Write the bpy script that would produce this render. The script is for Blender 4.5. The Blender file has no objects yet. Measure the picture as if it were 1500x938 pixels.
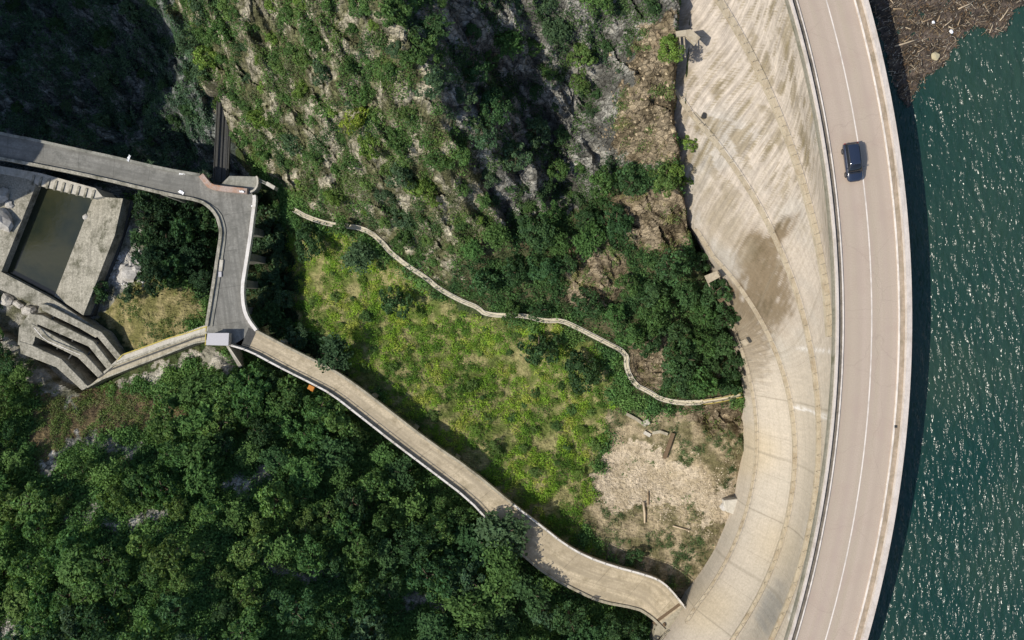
import bpy, bmesh, math, random
import numpy as np
from mathutils import Vector, Matrix

random.seed(7)
rng = np.random.default_rng(11)
sc = bpy.context.scene
COL = sc.collection
H, S = 95.0, 0.08            # camera height above the dam crest (m); metres per photo pixel at crest level
R_ = math.radians

# ------------------------------------------------------------------ helpers
def un(px, py, z):
    s = S * (H - z) / H
    return ((px - 750) * s, (469 - py) * s, z)
def uv(px, py, z): return Vector(un(px, py, z))
def proj(X, Y, Z):
    s = S * (H - Z) / H
    return X / s + 750, 469 - Y / s

def _hash(ix, iy, seed):
    h = (ix.astype(np.int64) * 374761393 + iy.astype(np.int64) * 668265263 + seed * 974711) & 0xffffffff
    h = ((h ^ (h >> 13)) * 1274126177) & 0xffffffff
    return (h ^ (h >> 16)) & 0xffffffff
def perlin(x, y, seed=0):
    x = np.asarray(x, float); y = np.asarray(y, float)
    x0 = np.floor(x); y0 = np.floor(y); fx = x - x0; fy = y - y0
    def g(ix, iy, dx, dy):
        a = _hash(ix, iy, seed) * (2 * math.pi / 4294967296.0)
        return np.cos(a) * dx + np.sin(a) * dy
    n00 = g(x0, y0, fx, fy); n10 = g(x0 + 1, y0, fx - 1, fy)
    n01 = g(x0, y0 + 1, fx, fy - 1); n11 = g(x0 + 1, y0 + 1, fx - 1, fy - 1)
    u = fx * fx * fx * (fx * (fx * 6 - 15) + 10); v = fy * fy * fy * (fy * (fy * 6 - 15) + 10)
    return 1.5 * ((n00 * (1 - u) + n10 * u) * (1 - v) + (n01 * (1 - u) + n11 * u) * v)
def fbm(x, y, seed=0, o=4, gain=.5):
    t = 0; a = 1.
    for i in range(o):
        t = t + a * perlin(x * 2 ** i + 13.7 * i, y * 2 ** i - 7.1 * i, seed + i); a *= gain
    return t
def ridged(x, y, seed=0, o=4):
    t = 0; a = 1.
    for i in range(o):
        t = t + a * (1 - 2 * np.abs(perlin(x * 2 ** i + 5.3 * i, y * 2 ** i + 9.1 * i, seed + i))); a *= .5
    return t
def facets(x, y, seed=0):
    """broken rock: every cell is its own tilted plane at its own level; also the distance to the nearest crack"""
    x0 = np.floor(x); y0 = np.floor(y); b1 = np.full(x.shape, 9.); b2 = np.full(x.shape, 9.); hh = np.zeros(x.shape)
    for i in (-1, 0, 1):
        for j in (-1, 0, 1):
            cx, cy = x0 + i, y0 + j; r1, r2, r3, r4, r5 = [_hash(cx, cy, seed + k) / 4294967295.0 for k in range(5)]
            dx = x - cx - .15 - .7 * r1; dy = y - cy - .15 - .7 * r2; d = np.hypot(dx, dy); lv = (r3 - .5) + dx * (r4 - .5) * 2.2 + dy * (r5 - .5) * 2.2
            n = d < b1; b2 = np.where(n, b1, np.minimum(b2, d)); hh = np.where(n, lv, hh); b1 = np.where(n, d, b1)
    return hh, b2 - b1
def sstep(a, b, x):
    t = np.clip((x - a) / (b - a), 0, 1); return t * t * (3 - 2 * t)
def in_poly(px, py, poly):
    px = np.asarray(px, float); py = np.asarray(py, float); c = np.zeros(px.shape, bool); n = len(poly)
    for i in range(n):
        x1, y1 = poly[i]; x2, y2 = poly[(i + 1) % n]
        if y1 == y2: continue
        k = ((y1 > py) != (y2 > py)) & (px < (x2 - x1) * (py - y1) / (y2 - y1) + x1); c ^= k
    return c

def tag(o, label=None, cat=None, group=None, kind=None):
    if label: o['label'] = label
    if cat: o['category'] = cat
    if group: o['group'] = group
    if kind: o['kind'] = kind
    return o
def link(name, me, mat=None, parent=None):
    o = bpy.data.objects.new(name, me); COL.objects.link(o)
    if mat is not None and len(me.materials) == 0: me.materials.append(mat)
    if parent is not None: o.parent = parent
    return o
def empty(name, loc=(0, 0, 0), rz=0):
    o = bpy.data.objects.new(name, None); COL.objects.link(o); o.empty_display_size = .3
    o.location = loc; o.rotation_euler = (0, 0, rz); return o
def pymesh(name, V, F, smooth=False):
    me = bpy.data.meshes.new(name); me.from_pydata([tuple(v) for v in V], [], F); me.update()
    if smooth: me.polygons.foreach_set('use_smooth', [True] * len(me.polygons))
    return me
def npmesh(name, V, F, smooth=False, color=None, uvs=None):
    V = np.asarray(V, np.float32); F = np.asarray(F, np.int32); k = F.shape[1]
    me = bpy.data.meshes.new(name); me.vertices.add(len(V)); me.vertices.foreach_set('co', V.ravel())
    me.loops.add(F.size); me.loops.foreach_set('vertex_index', F.ravel())
    me.polygons.add(len(F)); me.polygons.foreach_set('loop_start', np.arange(0, F.size, k, dtype=np.int32))
    me.polygons.foreach_set('use_smooth', np.full(len(F), smooth))
    if color is not None:
        a = me.color_attributes.new('col', 'FLOAT_COLOR', 'POINT')
        color = np.asarray(color); c = np.ones((len(V), 4), np.float32); c[:, :color.shape[1]] = color; a.data.foreach_set('color', c.ravel())
    if uvs is not None:
        l = me.uv_layers.new(name='uv'); l.data.foreach_set('uv', np.asarray(uvs, np.float32)[F.ravel()].ravel())
    me.update(calc_edges=True); return me
def gridfaces(nu, nv, flip=False):
    i, j = np.meshgrid(np.arange(nu - 1), np.arange(nv - 1), indexing='ij')
    a = (i * nv + j).ravel(); f = np.c_[a, a + nv, a + nv + 1, a + 1]
    return f[:, ::-1] if flip else f
class MB:
    """collects boxes and prisms into one mesh"""
    def __init__(s): s.V = []; s.F = []
    def add(s, V, F):
        b = len(s.V); s.V += [tuple(v) for v in V]; s.F += [tuple(i + b for i in f) for f in F]; return s
    def prism(s, top, dz):
        n = len(top); V = [tuple(p) for p in top] + [(p[0], p[1], p[2] - dz) if not callable(dz) else (p[0], p[1], dz(p)) for p in top]
        F = [tuple(range(n)), tuple(range(2 * n - 1, n - 1, -1))] + [(i, i + n, (i + 1) % n + n, (i + 1) % n) for i in range(n)]
        return s.add(V, F)
    def box(s, c, d, rz=0):
        ca, sa = math.cos(rz), math.sin(rz); P = []
        for x, y in ((-1, -1), (1, -1), (1, 1), (-1, 1)):
            x *= d[0] / 2; y *= d[1] / 2; P.append((c[0] + x * ca - y * sa, c[1] + x * sa + y * ca, c[2] + d[2] / 2))
        return s.prism(P, d[2])
    def ribbon(s, pts, w, h, up=0.0):
        """wall of width w whose top follows pts, h deep; pts are the centre of its top"""
        pts = [Vector(p) for p in pts]; n = len(pts); V = []; F = []
        for i, p in enumerate(pts):
            d = (pts[min(i + 1, n - 1)] - pts[max(i - 1, 0)]); d.z = 0; d.normalize(); q = Vector((-d.y, d.x, 0)) * (w / 2)
            for a, z in ((q, up), (-q, up), (-q, up - h), (q, up - h)): V.append((p.x + a.x, p.y + a.y, p.z + z))
        for i in range(n - 1):
            a, b = i * 4, i * 4 + 4
            F += [(a + k, b + k, b + (k + 1) % 4, a + (k + 1) % 4) for k in range(4)]
        F += [(3, 2, 1, 0), tuple(4 * (n - 1) + k for k in range(4))]
        return s.add(V, F)
    def tube(s, pts, r, n=6):
        pts = [Vector(p) for p in pts]; m = len(pts); rr = r if isinstance(r, (list, tuple)) else [r] * m; V = []; F = []
        for i, p in enumerate(pts):
            d = (pts[min(i + 1, m - 1)] - pts[max(i - 1, 0)]).normalized()
            a = d.cross(Vector((0, 0, 1)) if abs(d.z) < .9 else Vector((1, 0, 0))).normalized(); b = d.cross(a)
            for k in range(n):
                t = 2 * math.pi * k / n; V.append(p + (a * math.cos(t) + b * math.sin(t)) * rr[i])
        for i in range(m - 1):
            F += [(i * n + k, i * n + (k + 1) % n, (i + 1) * n + (k + 1) % n, (i + 1) * n + k) for k in range(n)]
        F += [tuple(range(n - 1, -1, -1)), tuple((m - 1) * n + k for k in range(n))]
        return s.add(V, F)
    def build(s, name, mat, parent=None, smooth=False, bevel=0, recalc=True):
        me = pymesh(name, s.V, s.F, smooth)
        if recalc or bevel:
            bm = bmesh.new(); bm.from_mesh(me)
            bmesh.ops.recalc_face_normals(bm, faces=bm.faces)
            if bevel: bmesh.ops.bevel(bm, geom=[e for e in bm.edges if len(e.link_faces) == 2 and e.calc_face_angle(0) > .5], offset=bevel, segments=1, affect='EDGES')
            bm.to_mesh(me); bm.free()
        return link(name, me, mat, parent)
def resample(pts, n=None, step=None):
    p = np.array(pts, float); d = np.r_[0, np.cumsum(np.linalg.norm(np.diff(p, axis=0), axis=1))]
    if n is None: n = max(2, int(d[-1] / step) + 1)
    t = np.linspace(0, d[-1], n); return np.c_[[np.interp(t, d, p[:, k]) for k in range(p.shape[1])]].T
def smooth_line(pts, it=2):
    p = np.array(pts, float)
    for _ in range(it):
        q = np.repeat(p, 2, axis=0)[1:-1]; r = np.empty_like(q)
        r[0::2] = p[:-1] * .75 + p[1:] * .25; r[1::2] = p[:-1] * .25 + p[1:] * .75
        p = np.vstack([p[:1], r, p[-1:]])
    return p
def offset_line(pts, d):
    p = np.array(pts, float); t = np.gradient(p[:, :2], axis=0); t /= np.linalg.norm(t, axis=1)[:, None]
    q = p.copy(); q[:, 0] -= t[:, 1] * d; q[:, 1] += t[:, 0] * d; return q

# ------------------------------------------------------------------ materials
class NT:
    def __init__(s, name):
        s.m = bpy.data.materials.new(name); s.m.use_nodes = True; s.t = s.m.node_tree; s.n = s.t.nodes
        s.b = s.n['Principled BSDF']; s.out = s.n['Material Output']
    def new(s, t, **k):
        n = s.n.new(t)
        for a, v in k.items(): setattr(n, a, v)
        return n
    def l(s, a, b): s.t.links.new(a, b)
    def coord(s, scale=(1, 1, 1), rot=(0, 0, 0), kind='Object'):
        tc = s.new('ShaderNodeTexCoord'); mp = s.new('ShaderNodeMapping'); mp.inputs['Scale'].default_value = scale; mp.inputs['Rotation'].default_value = rot
        s.l(tc.outputs[kind], mp.inputs['Vector']); return mp.outputs['Vector']
    def noise(s, vec, scale, detail=4, rough=.55):
        n = s.new('ShaderNodeTexNoise'); n.inputs['Scale'].default_value = scale; n.inputs['Detail'].default_value = detail; n.inputs['Roughness'].default_value = rough
        if vec is not None: s.l(vec, n.inputs['Vector'])
        return n.outputs['Fac']
    def ramp(s, fac, stops):
        r = s.new('ShaderNodeValToRGB'); e = r.color_ramp.elements
        while len(e) < len(stops): e.new(.5)
        for k, (p, c) in enumerate(stops):
            e[k].position = p; e[k].color = (c, c, c, 1) if isinstance(c, (int, float)) else (*c, 1)
        s.l(fac, r.inputs['Fac']); return r.outputs['Color']
    def mix(s, a, b, fac, mode='MIX'):
        n = s.new('ShaderNodeMix', data_type='RGBA', blend_type=mode)
        for v, i in ((a, 6), (b, 7), (fac, 0)):
            if isinstance(v, (int, float)): n.inputs[i].default_value = v if i == 0 else (v, v, v, 1)
            elif isinstance(v, tuple): n.inputs[i].default_value = (*v, 1)
            else: s.l(v, n.inputs[i])
        return n.outputs[2]
    def attr(s, name):
        n = s.new('ShaderNodeAttribute'); n.attribute_name = name; return n.outputs['Color']
    def bump(s, h, strength=.5, dist=.1, nrm=None):
        n = s.new('ShaderNodeBump'); n.inputs['Strength'].default_value = strength; n.inputs['Distance'].default_value = dist
        s.l(h, n.inputs['Height'])
        if nrm is not None: s.l(nrm, n.inputs['Normal'])
        return n.outputs['Normal']
    def fin(s, col=None, rough=.85, nrm=None, spec=.3):
        if col is not None:
            if isinstance(col, tuple): s.b.inputs['Base Color'].default_value = (*col, 1)
            else: s.l(col, s.b.inputs['Base Color'])
        s.b.inputs['Roughness'].default_value = rough; s.b.inputs['Specular IOR Level'].default_value = spec
        if nrm is not None: s.l(nrm, s.b.inputs['Normal'])
        return s.m

def concrete(name, c, var=.25, dirt=(.16, .14, .1), dirt_amt=.5, scale=.5, joints=None):
    t = NT(name); v = t.coord(); n1 = t.noise(v, scale, 8, .72); n2 = t.noise(v, 3.5, 6, .7); n3 = t.noise(v, .16, 5, .65); n4 = t.noise(t.coord((1.6, .25, .25), (0, 0, R_(35))), 1.2, 5, .65)
    base = t.mix(tuple(x * (1 - var) for x in c), tuple(min(1, x * (1 + var * .7)) for x in c), t.ramp(n2, [(.32, 0.), (.68, 1.)]))
    base = t.mix(base, tuple(x * .68 for x in c), t.mix(t.ramp(n4, [(.5, 0.), (.66, 1.)]), (dirt_amt,) * 3, 1.0, 'MULTIPLY'))
    d = t.mix(t.ramp(n1, [(.47, 0.), (.64, 1.)]), t.ramp(n3, [(.35, 0.25), (.6, 1.)]), 1.0, 'MULTIPLY')
    dm = t.new('ShaderNodeMath', operation='MULTIPLY'); t.l(d, dm.inputs[0]); dm.inputs[1].default_value = dirt_amt
    col = t.mix(base, dirt, dm.outputs[0])
    return t.fin(col, .9, t.bump(n2, .4, .06), .2)
def flat(name, c, rough=.6, var=.15, spec=.3, metal=0):
    t = NT(name); v = t.coord(); n = t.noise(v, 4, 4)
    m = t.fin(t.mix(tuple(x * (1 - var) for x in c), tuple(min(1, x * (1 + var)) for x in c), n), rough, None, spec)
    t.b.inputs['Metallic'].default_value = metal; return m

def leaf_mat(name):
    t = NT(name); oi = t.new('ShaderNodeObjectInfo')
    c = t.mix(t.mix(oi.outputs['Color'], t.attr('col'), 1.0, 'MULTIPLY'), (1.50, 1.66, 1.85), 1.0, 'MULTIPLY')
    t.fin(c, .75, None, .12)
    tr = t.new('ShaderNodeBsdfTranslucent'); t.l(t.mix(c, (1.0, 1.0, .5), 1.0, 'MULTIPLY'), tr.inputs['Color'])
    ms = t.new('ShaderNodeMixShader'); ms.inputs[0].default_value = .34
    t.l(t.b.outputs[0], ms.inputs[1]); t.l(tr.outputs[0], ms.inputs[2]); t.l(ms.outputs[0], t.out.inputs['Surface']); return t.m
M = {}
M['leaf'] = leaf_mat('leaf')
M['bark'] = flat('bark', (.12, .09, .06), .9, .4)
M['old_concrete'] = concrete('old_concrete', (.35, .315, .24), .22, (.13, .115, .08), .85, .55)
M['grey_concrete'] = concrete('grey_concrete', (.27, .265, .23), .25, (.10, .10, .085), .9, .4)
M['pale_concrete'] = concrete('pale_concrete', (.50, .47, .41), .18, (.24, .21, .15), .6, .8)
M['moss_concrete'] = concrete('moss_concrete', (.34, .32, .265), .5, (.06, .06, .036), 1.0, .42)
M['dark_concrete'] = concrete('dark_concrete', (.07, .07, .068), .3, (.06, .06, .05), .9, .5)  # tone also carries the footbridge's shade
M['ledge'] = concrete('ledge', (.42, .365, .275), .15, (.25, .19, .12), .7, .6)
M['parapet_grey'] = concrete('parapet_grey', (.24, .225, .18), .2, (.1, .1, .06), .8, .6)
M['parapet_light'] = concrete('parapet_light', (.55, .49, .44), .12, (.3, .25, .2), .6, .5)
M['walkway_dark'] = concrete('walkway_dark', (.19, .16, .125), .3, (.055, .055, .05), .9, .45)
M['walkway_tan'] = concrete('walkway_tan', (.36, .29, .22), .2, (.18, .15, .1), .9, .6)
M['white_paint'] = concrete('white_paint', (.68, .62, .56), .1, (.42, .36, .31), .9, .9)
M['white_rail'] = concrete('white_rail', (.66, .63, .6), .12, (.4, .36, .3), .8, .6)
M['rust_wall'] = concrete('rust_wall', (.38, .30, .26), .2, (.33, .13, .04), 1.0, .7)
M['yellow_paint'] = concrete('yellow_paint', (.40, .33, .08), .2, (.25, .2, .1), .9, 1.2)
M['roof_grey'] = flat('roof_grey', (.42, .41, .43), .7, .08)
M['dark_metal'] = flat('dark_metal', (.035, .035, .035), .5, .3)
M['wood'] = flat('driftwood', (.30, .22, .14), .9, .3)
M['wood_pale'] = flat('driftwood_pale', (.46, .37, .26), .9, .25)
M['white_scrap'] = flat('white_scrap', (.75, .76, .78), .6, .05)
M['orange'] = flat('orange_paint', (.42, .16, .025), .7, .25)
M['rock_pale'] = concrete('rock_pale', (.46, .44, .41), .3, (.2, .18, .15), .8, 1.1)
M['rust_beam'] = flat('rust_beam', (.13, .09, .055), .9, .35)

# crest road asphalt / concrete paving, pinkish beige with lengthwise wheel bands
def road_mat():
    t = NT('crest_paving'); uvv = t.coord(kind='UV'); v = t.coord()
    n1 = t.noise(v, .35, 5, .6); n2 = t.noise(v, 9, 4, .6)
    mp = t.new('ShaderNodeMapping'); mp.inputs['Scale'].default_value = (.02, .9, 1); t.l(uvv, mp.inputs['Vector']); n3 = t.noise(mp.outputs['Vector'], 1.0, 3)
    a = t.mix((.39, .325, .25), (.425, .345, .28), t.ramp(n3, [(.35, 0.), (.65, 1.)]))
    a = t.mix(a, (.37, .28, .225), t.ramp(n1, [(.5, 0.), (.8, .55)]))
    a = t.mix(a, t.ramp(n2, [(.3, .8), (.7, 1.08)]), .9, 'MULTIPLY')
    sx = t.new('ShaderNodeSeparateXYZ'); t.l(uvv, sx.inputs[0]); m_ = t.new('ShaderNodeMath', operation='PINGPONG'); t.l(sx.outputs[0], m_.inputs[0]); m_.inputs[1].default_value = 6
    a = t.mix(a, (.22, .17, .13), t.ramp(m_.outputs[0], [(0., .35), (.02, 0.)]))
    w_ = t.new('ShaderNodeMath', operation='PINGPONG'); t.l(sx.outputs[1], w_.inputs[0]); w_.inputs[1].default_value = .82; a = t.mix(a, (.36, .285, .24), t.mix(t.ramp(w_.outputs[0], [(.25, .0), (.8, .7)]), t.ramp(n1, [(.3, .2), (.7, 1.)]), 1.0, 'MULTIPLY'))
    vo = t.new('ShaderNodeTexVoronoi', feature='DISTANCE_TO_EDGE'); vo.inputs['Scale'].default_value = .11; wn = t.new('ShaderNodeTexNoise'); wn.inputs['Scale'].default_value = .7; wn.inputs['Detail'].default_value = 6; t.l(v, wn.inputs['Vector']); t.l(t.mix(v, wn.outputs['Color'], 1.6, 'ADD'), vo.inputs['Vector']); a = t.mix(a, (.17, .13, .11), t.ramp(vo.outputs['Distance'], [(0., .2), (.005, 0.)]))
    return t.fin(a, .85, t.bump(n2, .15, .02), .25)
M['road'] = road_mat()

# ------------------------------------------------------------------ dam curves (plan radius as a function of angle, per level)
CX, CY = (-391 - 750) * S, (469 - 467) * S
def pol(line, z):
    w = np.array([un(x, y, z)[:2] for x, y in line]) - (CX, CY)
    return np.degrees(np.arctan2(w[:, 1], w[:, 0])), np.hypot(w[:, 0], w[:, 1])
LA = [(1058, 0), (1080, 35), (1109, 85), (1136, 139), (1152, 181), (1169, 240), (1181, 270), (1200, 337), (1208, 379), (1216, 430)]
LB = [(1013, 165), (1050, 200), (1071, 231), (1093, 275), (1125, 323), (1144, 358), (1160, 401), (1175, 446), (1187, 478), (1192, 511), (1200, 583), (1204, 637), (1201, 698), (1192, 750), (1180, 806), (1167, 859), (1151, 901), (1135, 936)]
LC = [(1045, 377), (1083, 409), (1105, 450), (1123, 478), (1144, 538), (1160, 583), (1168, 650), (1167, 693), (1159, 747), (1143, 808), (1127, 848), (1101, 901), (1077, 936)]
LD = [(1055, 425), (1063, 458), (1085, 567), (1104, 615), (1112, 663), (1113, 690), (1103, 749), (1082, 805), (1045, 859), (1013, 887)]
LT = [(1066, 500), (1080, 560), (1091, 620), (1094, 690), (1081, 760), (1051, 820), (1005, 880)]
def fitcurve(line, z, deg, lo, hi):
    th, r = pol(line, z); f = np.polyfit(th, r, deg); s0 = np.polyval(np.polyder(f), lo); s1 = np.polyval(np.polyder(f), hi)
    def g(t):
        t = np.asarray(t, float); c = np.clip(t, lo, hi)
        return np.polyval(f, c) + np.where(t < lo, (t - lo) * s0 * .6, 0) + np.where(t > hi, (t - hi) * s1 * .6, 0)
    return g
RC = 1612 * S
ZA, ZB, ZC, ZD, ZT = -8., -16., -27., -36., -44.
gA = fitcurve(LA, ZA, 2, 1.4, 19); gB = fitcurve(LB, ZB, 3, -19, 13.7); gC = fitcurve(LC, ZC, 3, -21, 4.4); gD = fitcurve(LD, ZD, 2, -21, 2.2); gT = fitcurve(LT, -42, 2, -20, 0)
def rA(t): return gA(t)
def rB(t): return gB(t)
def rC(t): return np.maximum(gC(t), gB(t) - 9 + 8 * sstep(15, 20, np.asarray(t, float)))
def rD(t): return np.maximum(np.minimum(gD(t), rC(t) + .5), rC(t) - 7 + 6.5 * sstep(13, 19, np.asarray(t, float)))
def rT(t): return np.minimum(gT(t), rD(t) - .4)
LEV = [-.7, ZA, ZB, ZC, ZD, ZT]
def dam_R(theta, z):
    """downstream face radius; theta deg array, z array of the same shape"""
    ra = rA(theta); rs = [RC + .25 + 0 * ra, ra, rB(theta), rC(theta), rD(theta), rT(theta)]
    zz = np.array(LEV); R = np.array(rs)
    # smooth interpolation through the levels (Catmull-Rom on non-uniform z)
    m = np.zeros_like(R); d = (R[1:] - R[:-1]) / (zz[1:] - zz[:-1]).reshape((-1,) + (1,) * (R.ndim - 1))
    m[0] = d[0]; m[-1] = d[-1]; m[1:-1] = (d[1:] + d[:-1]) / 2
    out = np.zeros_like(R[0])
    for k in range(5):
        hh = zz[k + 1] - zz[k]; t = (z - zz[k]) / hh; ok = (t >= 0) & (t <= 1) if k == 0 else (t > 0) & (t <= 1)
        h00 = 2 * t ** 3 - 3 * t ** 2 + 1; h10 = t ** 3 - 2 * t ** 2 + t; h01 = -2 * t ** 3 + 3 * t ** 2; h11 = t ** 3 - t ** 2
        v = h00 * R[k] + h10 * hh * m[k] + h01 * R[k + 1] + h11 * hh * m[k + 1]; out = np.where(ok, v, out)
    out = np.where(z > zz[0], R[0], out); return np.where(z < zz[-1], R[-1], out)
def polar(R, th, z):
    t = np.radians(th); return np.stack([CX + R * np.cos(t), CY + R * np.sin(t), np.broadcast_to(z, np.shape(R))], -1)
def polar_of(X, Y): return np.degrees(np.arctan2(Y - CY, X - CX)), np.hypot(X - CX, Y - CY)

# ------------------------------------------------------------------ terrain height
CP = [(530, 535, -43.6), (560, 520, -43.6), (640, 600, -43.4), (720, 660, -43.2), (800, 720, -43), (880, 790, -43), (960, 840, -43), (850, 600, -44.5), (750, 560, -45.5), (680, 500, -44.5),
 (900, 680, -44.5), (980, 700, -44), (1050, 700, -43), (1090, 660, -42), (1085, 740, -42.5), (1050, 810, -43), (1010, 870, -43.5), (500, 430, -45.5), (600, 470, -45),
 (1083, 578, -40.5), (1030, 588, -40.5), (960, 582, -41), (917, 520, -40), (850, 485, -40), (797, 470, -40), (700, 450, -40), (640, 420, -40.5), (575, 372, -41), (520, 333, -42), (450, 318, -43), (433, 309, -44),
 (1060, 500, -38), (1000, 480, -36), (1040, 420, -32), (980, 400, -30), (930, 330, -27), (1000, 330, -26), (1040, 320, -24.5), (860, 400, -33), (780, 400, -33), (700, 370, -32), (620, 320, -31), (540, 270, -33), (460, 240, -36), (400, 200, -38),
 (985, 20, -9), (985, 60, -10), (992, 150, -14), (990, 220, -18), (1002, 265, -22), (930, 100, -11), (930, 180, -18), (900, 240, -29), (870, 60, -19), (860, 150, -26), (820, 220, -31), (800, 300, -33),
 (560, 0, -6), (600, 80, -7), (650, 160, -11), (690, 230, -19), (720, 280, -27), (480, 0, -9), (500, 90, -13), (560, 180, -18), (600, 250, -25), (400, 0, -17), (400, 90, -22), (450, 170, -26), (340, 60, -30), (360, 160, -36), (300, 0, -30),
 (690, 100, -19), (760, 150, -25.5), (720, 20, -14.5), (800, 60, -18), (760, 90, -22.5),
 (275, 10, -40), (297, 100, -44), (332, 190, -47), (420, 270, -47), (380, 240, -48),
 (250, 60, -56), (150, 60, -57), (50, 80, -55), (0, 0, -54), (100, 160, -56), (200, 190, -56), (290, 200, -56), (0, 180, -53), (20, 120, -51), (300, 240, -56), (150, 225, -55), (345, 240, -55),
 (395, 320, -55), (400, 400, -56), (430, 450, -48.5), (400, 470, -51), (470, 400, -46.5), (450, 360, -45.5), (470, 480, -45.2), (520, 540, -43.4),
 (250, 330, -51), (200, 310, -51), (280, 400, -50), (240, 440, -49), (200, 470, -49.5), (170, 430, -50), (290, 460, -48), (330, 400, -52),
 (100, 350, -53), (30, 330, -50), (0, 300, -50), (150, 370, -51), (0, 430, -50.5), (60, 440, -51.5), (110, 520, -55), (150, 560, -52), (0, 480, -51), (20, 560, -51),
 (320, 530, -43.5), (230, 560, -47), (300, 560, -46), (370, 550, -46),
 (0, 620, -47), (80, 640, -45), (150, 660, -41), (250, 640, -43), (350, 610, -44), (450, 590, -45), (520, 630, -45), (600, 690, -45), (680, 750, -44.5), (740, 810, -44), (820, 880, -43), (950, 925, -43.5),
 (0, 760, -40), (120, 760, -36), (200, 740, -35), (300, 720, -36), (400, 700, -38.5), (500, 720, -40), (100, 880, -32), (250, 830, -29), (350, 850, -31), (450, 830, -34.5), (550, 850, -38), (650, 860, -41), (760, 910, -42), (600, 930, -38), (900, 937, -42.5), (300, 937, -28), (0, 937, -34)]
P3 = np.array([un(*c) for c in CP] + [(-130, 0, -48), (-130, -40, -46), (-130, 60, -48), (-130, -80, -30), (-60, -85, -22), (0, -85, -34), (-60, 90, -20), (-20, 85, -2), (10, 80, -4), (20, -75, -38), (24, 62, -6), (60, 0, -62), (60, 60, -55), (60, -60, -60), (49, 0, -60), (49, 30, -58), (49, -30, -60), (-105, 20, -50), (30, 45, -8)], float)
_d = np.linalg.norm(P3[:, None, :2] - P3[None, :, :2], axis=2)
_w = np.linalg.solve(_d - np.eye(len(P3)) * .6, P3[:, 2] + 42)
def base_h(X, Y):
    sh = np.shape(X); X = np.ravel(X); Y = np.ravel(Y); o = np.empty(len(X))
    for k in range(0, len(X), 40000):
        o[k:k + 40000] = np.hypot(X[k:k + 40000, None] - P3[None, :, 0], Y[k:k + 40000, None] - P3[None, :, 1]) @ _w - 42
    return o.reshape(sh)

# ------------------------------------------------------------------ land-cover regions, outlined in the photo and laid on the ground
REG = np.zeros((939, 1501), np.uint8)
yy, xx = np.mgrid[0:939, 0:1501]
def paint(c, poly): REG[in_poly(xx, yy, poly)] = c
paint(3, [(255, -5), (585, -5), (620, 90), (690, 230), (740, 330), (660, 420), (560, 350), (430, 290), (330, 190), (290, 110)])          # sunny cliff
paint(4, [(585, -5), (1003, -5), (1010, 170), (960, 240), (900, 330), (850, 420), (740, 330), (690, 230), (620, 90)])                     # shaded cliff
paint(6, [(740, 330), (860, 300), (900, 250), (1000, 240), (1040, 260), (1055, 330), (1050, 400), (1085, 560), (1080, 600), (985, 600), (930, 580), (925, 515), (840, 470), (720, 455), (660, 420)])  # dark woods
paint(5, [(940, 35), (990, 20), (1000, 120), (1003, 235), (940, 243), (895, 215), (905, 150), (925, 100)])                                 # brown rock
paint(5, [(895, 275), (960, 268), (1020, 300), (1020, 340), (985, 385), (940, 370), (905, 330)])
paint(5, [(830, 345), (900, 345), (930, 400), (890, 440), (850, 460), (825, 420)])
paint(5, [(925, 500), (975, 480), (985, 550), (960, 580), (925, 555)])
paint(5, [(960, 600), (1085, 590), (1088, 640), (1000, 640)])
paint(1, [(420, 335), (500, 340), (570, 385), (640, 440), (705, 468), (800, 480), (880, 515), (900, 600), (880, 660), (870, 720), (850, 790), (960, 850), (940, 860), (800, 790), (680, 690), (560, 590), (500, 545), (470, 500), (425, 470)])  # valley herbs
paint(7, [(850, 740), (920, 725), (1040, 720), (1085, 735), (1050, 815), (1005, 875), (960, 850), (880, 800)])                            # dry scrub
paint(7, [(890, 600), (960, 605), (1090, 640), (1090, 700), (1000, 690), (900, 660)])
paint(2, [(905, 650), (945, 648), (1000, 680), (1040, 690), (1085, 720), (1075, 760), (1030, 780), (1015, 740), (960, 735), (900, 755), (868, 722), (885, 680)])  # gravel
paint(7, [(1035, 655), (1092, 650), (1094, 700), (1060, 720), (1040, 700)])
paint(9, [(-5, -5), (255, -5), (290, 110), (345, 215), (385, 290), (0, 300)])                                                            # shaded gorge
paint(8, [(135, 455), (165, 425), (220, 400), (300, 440), (302, 475), (200, 515)])                                                        # dry grass
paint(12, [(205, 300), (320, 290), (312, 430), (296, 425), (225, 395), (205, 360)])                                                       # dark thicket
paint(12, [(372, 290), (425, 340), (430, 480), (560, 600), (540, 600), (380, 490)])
paint(0, [(-5, 462), (28, 478), (30, 515), (84, 560), (110, 605), (-5, 605)])
paint(10, [(190, 555), (305, 508), (330, 510), (358, 545), (330, 550), (290, 530), (240, 550), (150, 580)])                               # pale broken slope
paint(11, [(60, 560), (190, 570), (290, 600), (240, 625), (130, 640), (60, 690), (40, 650)])                                              # brown soil
paint(13, [(-5, 240), (60, 255), (150, 290), (215, 300), (220, 390), (140, 465), (110, 600), (-5, 545)])                                  # river works rubble
ROCKY = [(105, 765, 150, 738), (150, 772, 245, 750), (60, 690, 110, 650), (110, 640, 200, 660), (330, 720, 400, 690), (380, 830, 480, 845), (590, 875, 660, 885), (0, 915, 30, 925)]
for x1, y1, x2, y2 in ROCKY:
    d = np.abs((xx - x1) * (y2 - y1) - (yy - y1) * (x2 - x1)) / math.hypot(x2 - x1, y2 - y1)
    t = ((xx - x1) * (x2 - x1) + (yy - y1) * (y2 - y1)) / ((x2 - x1) ** 2 + (y2 - y1) ** 2)
    REG[(d < 9 + 4 * np.sin(xx * .2)) & (t > -.05) & (t < 1.05)] = 14
for cx, cy, r in ((740, 130, 40), (640, 160, 36), (810, 270, 30)): pass
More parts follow.
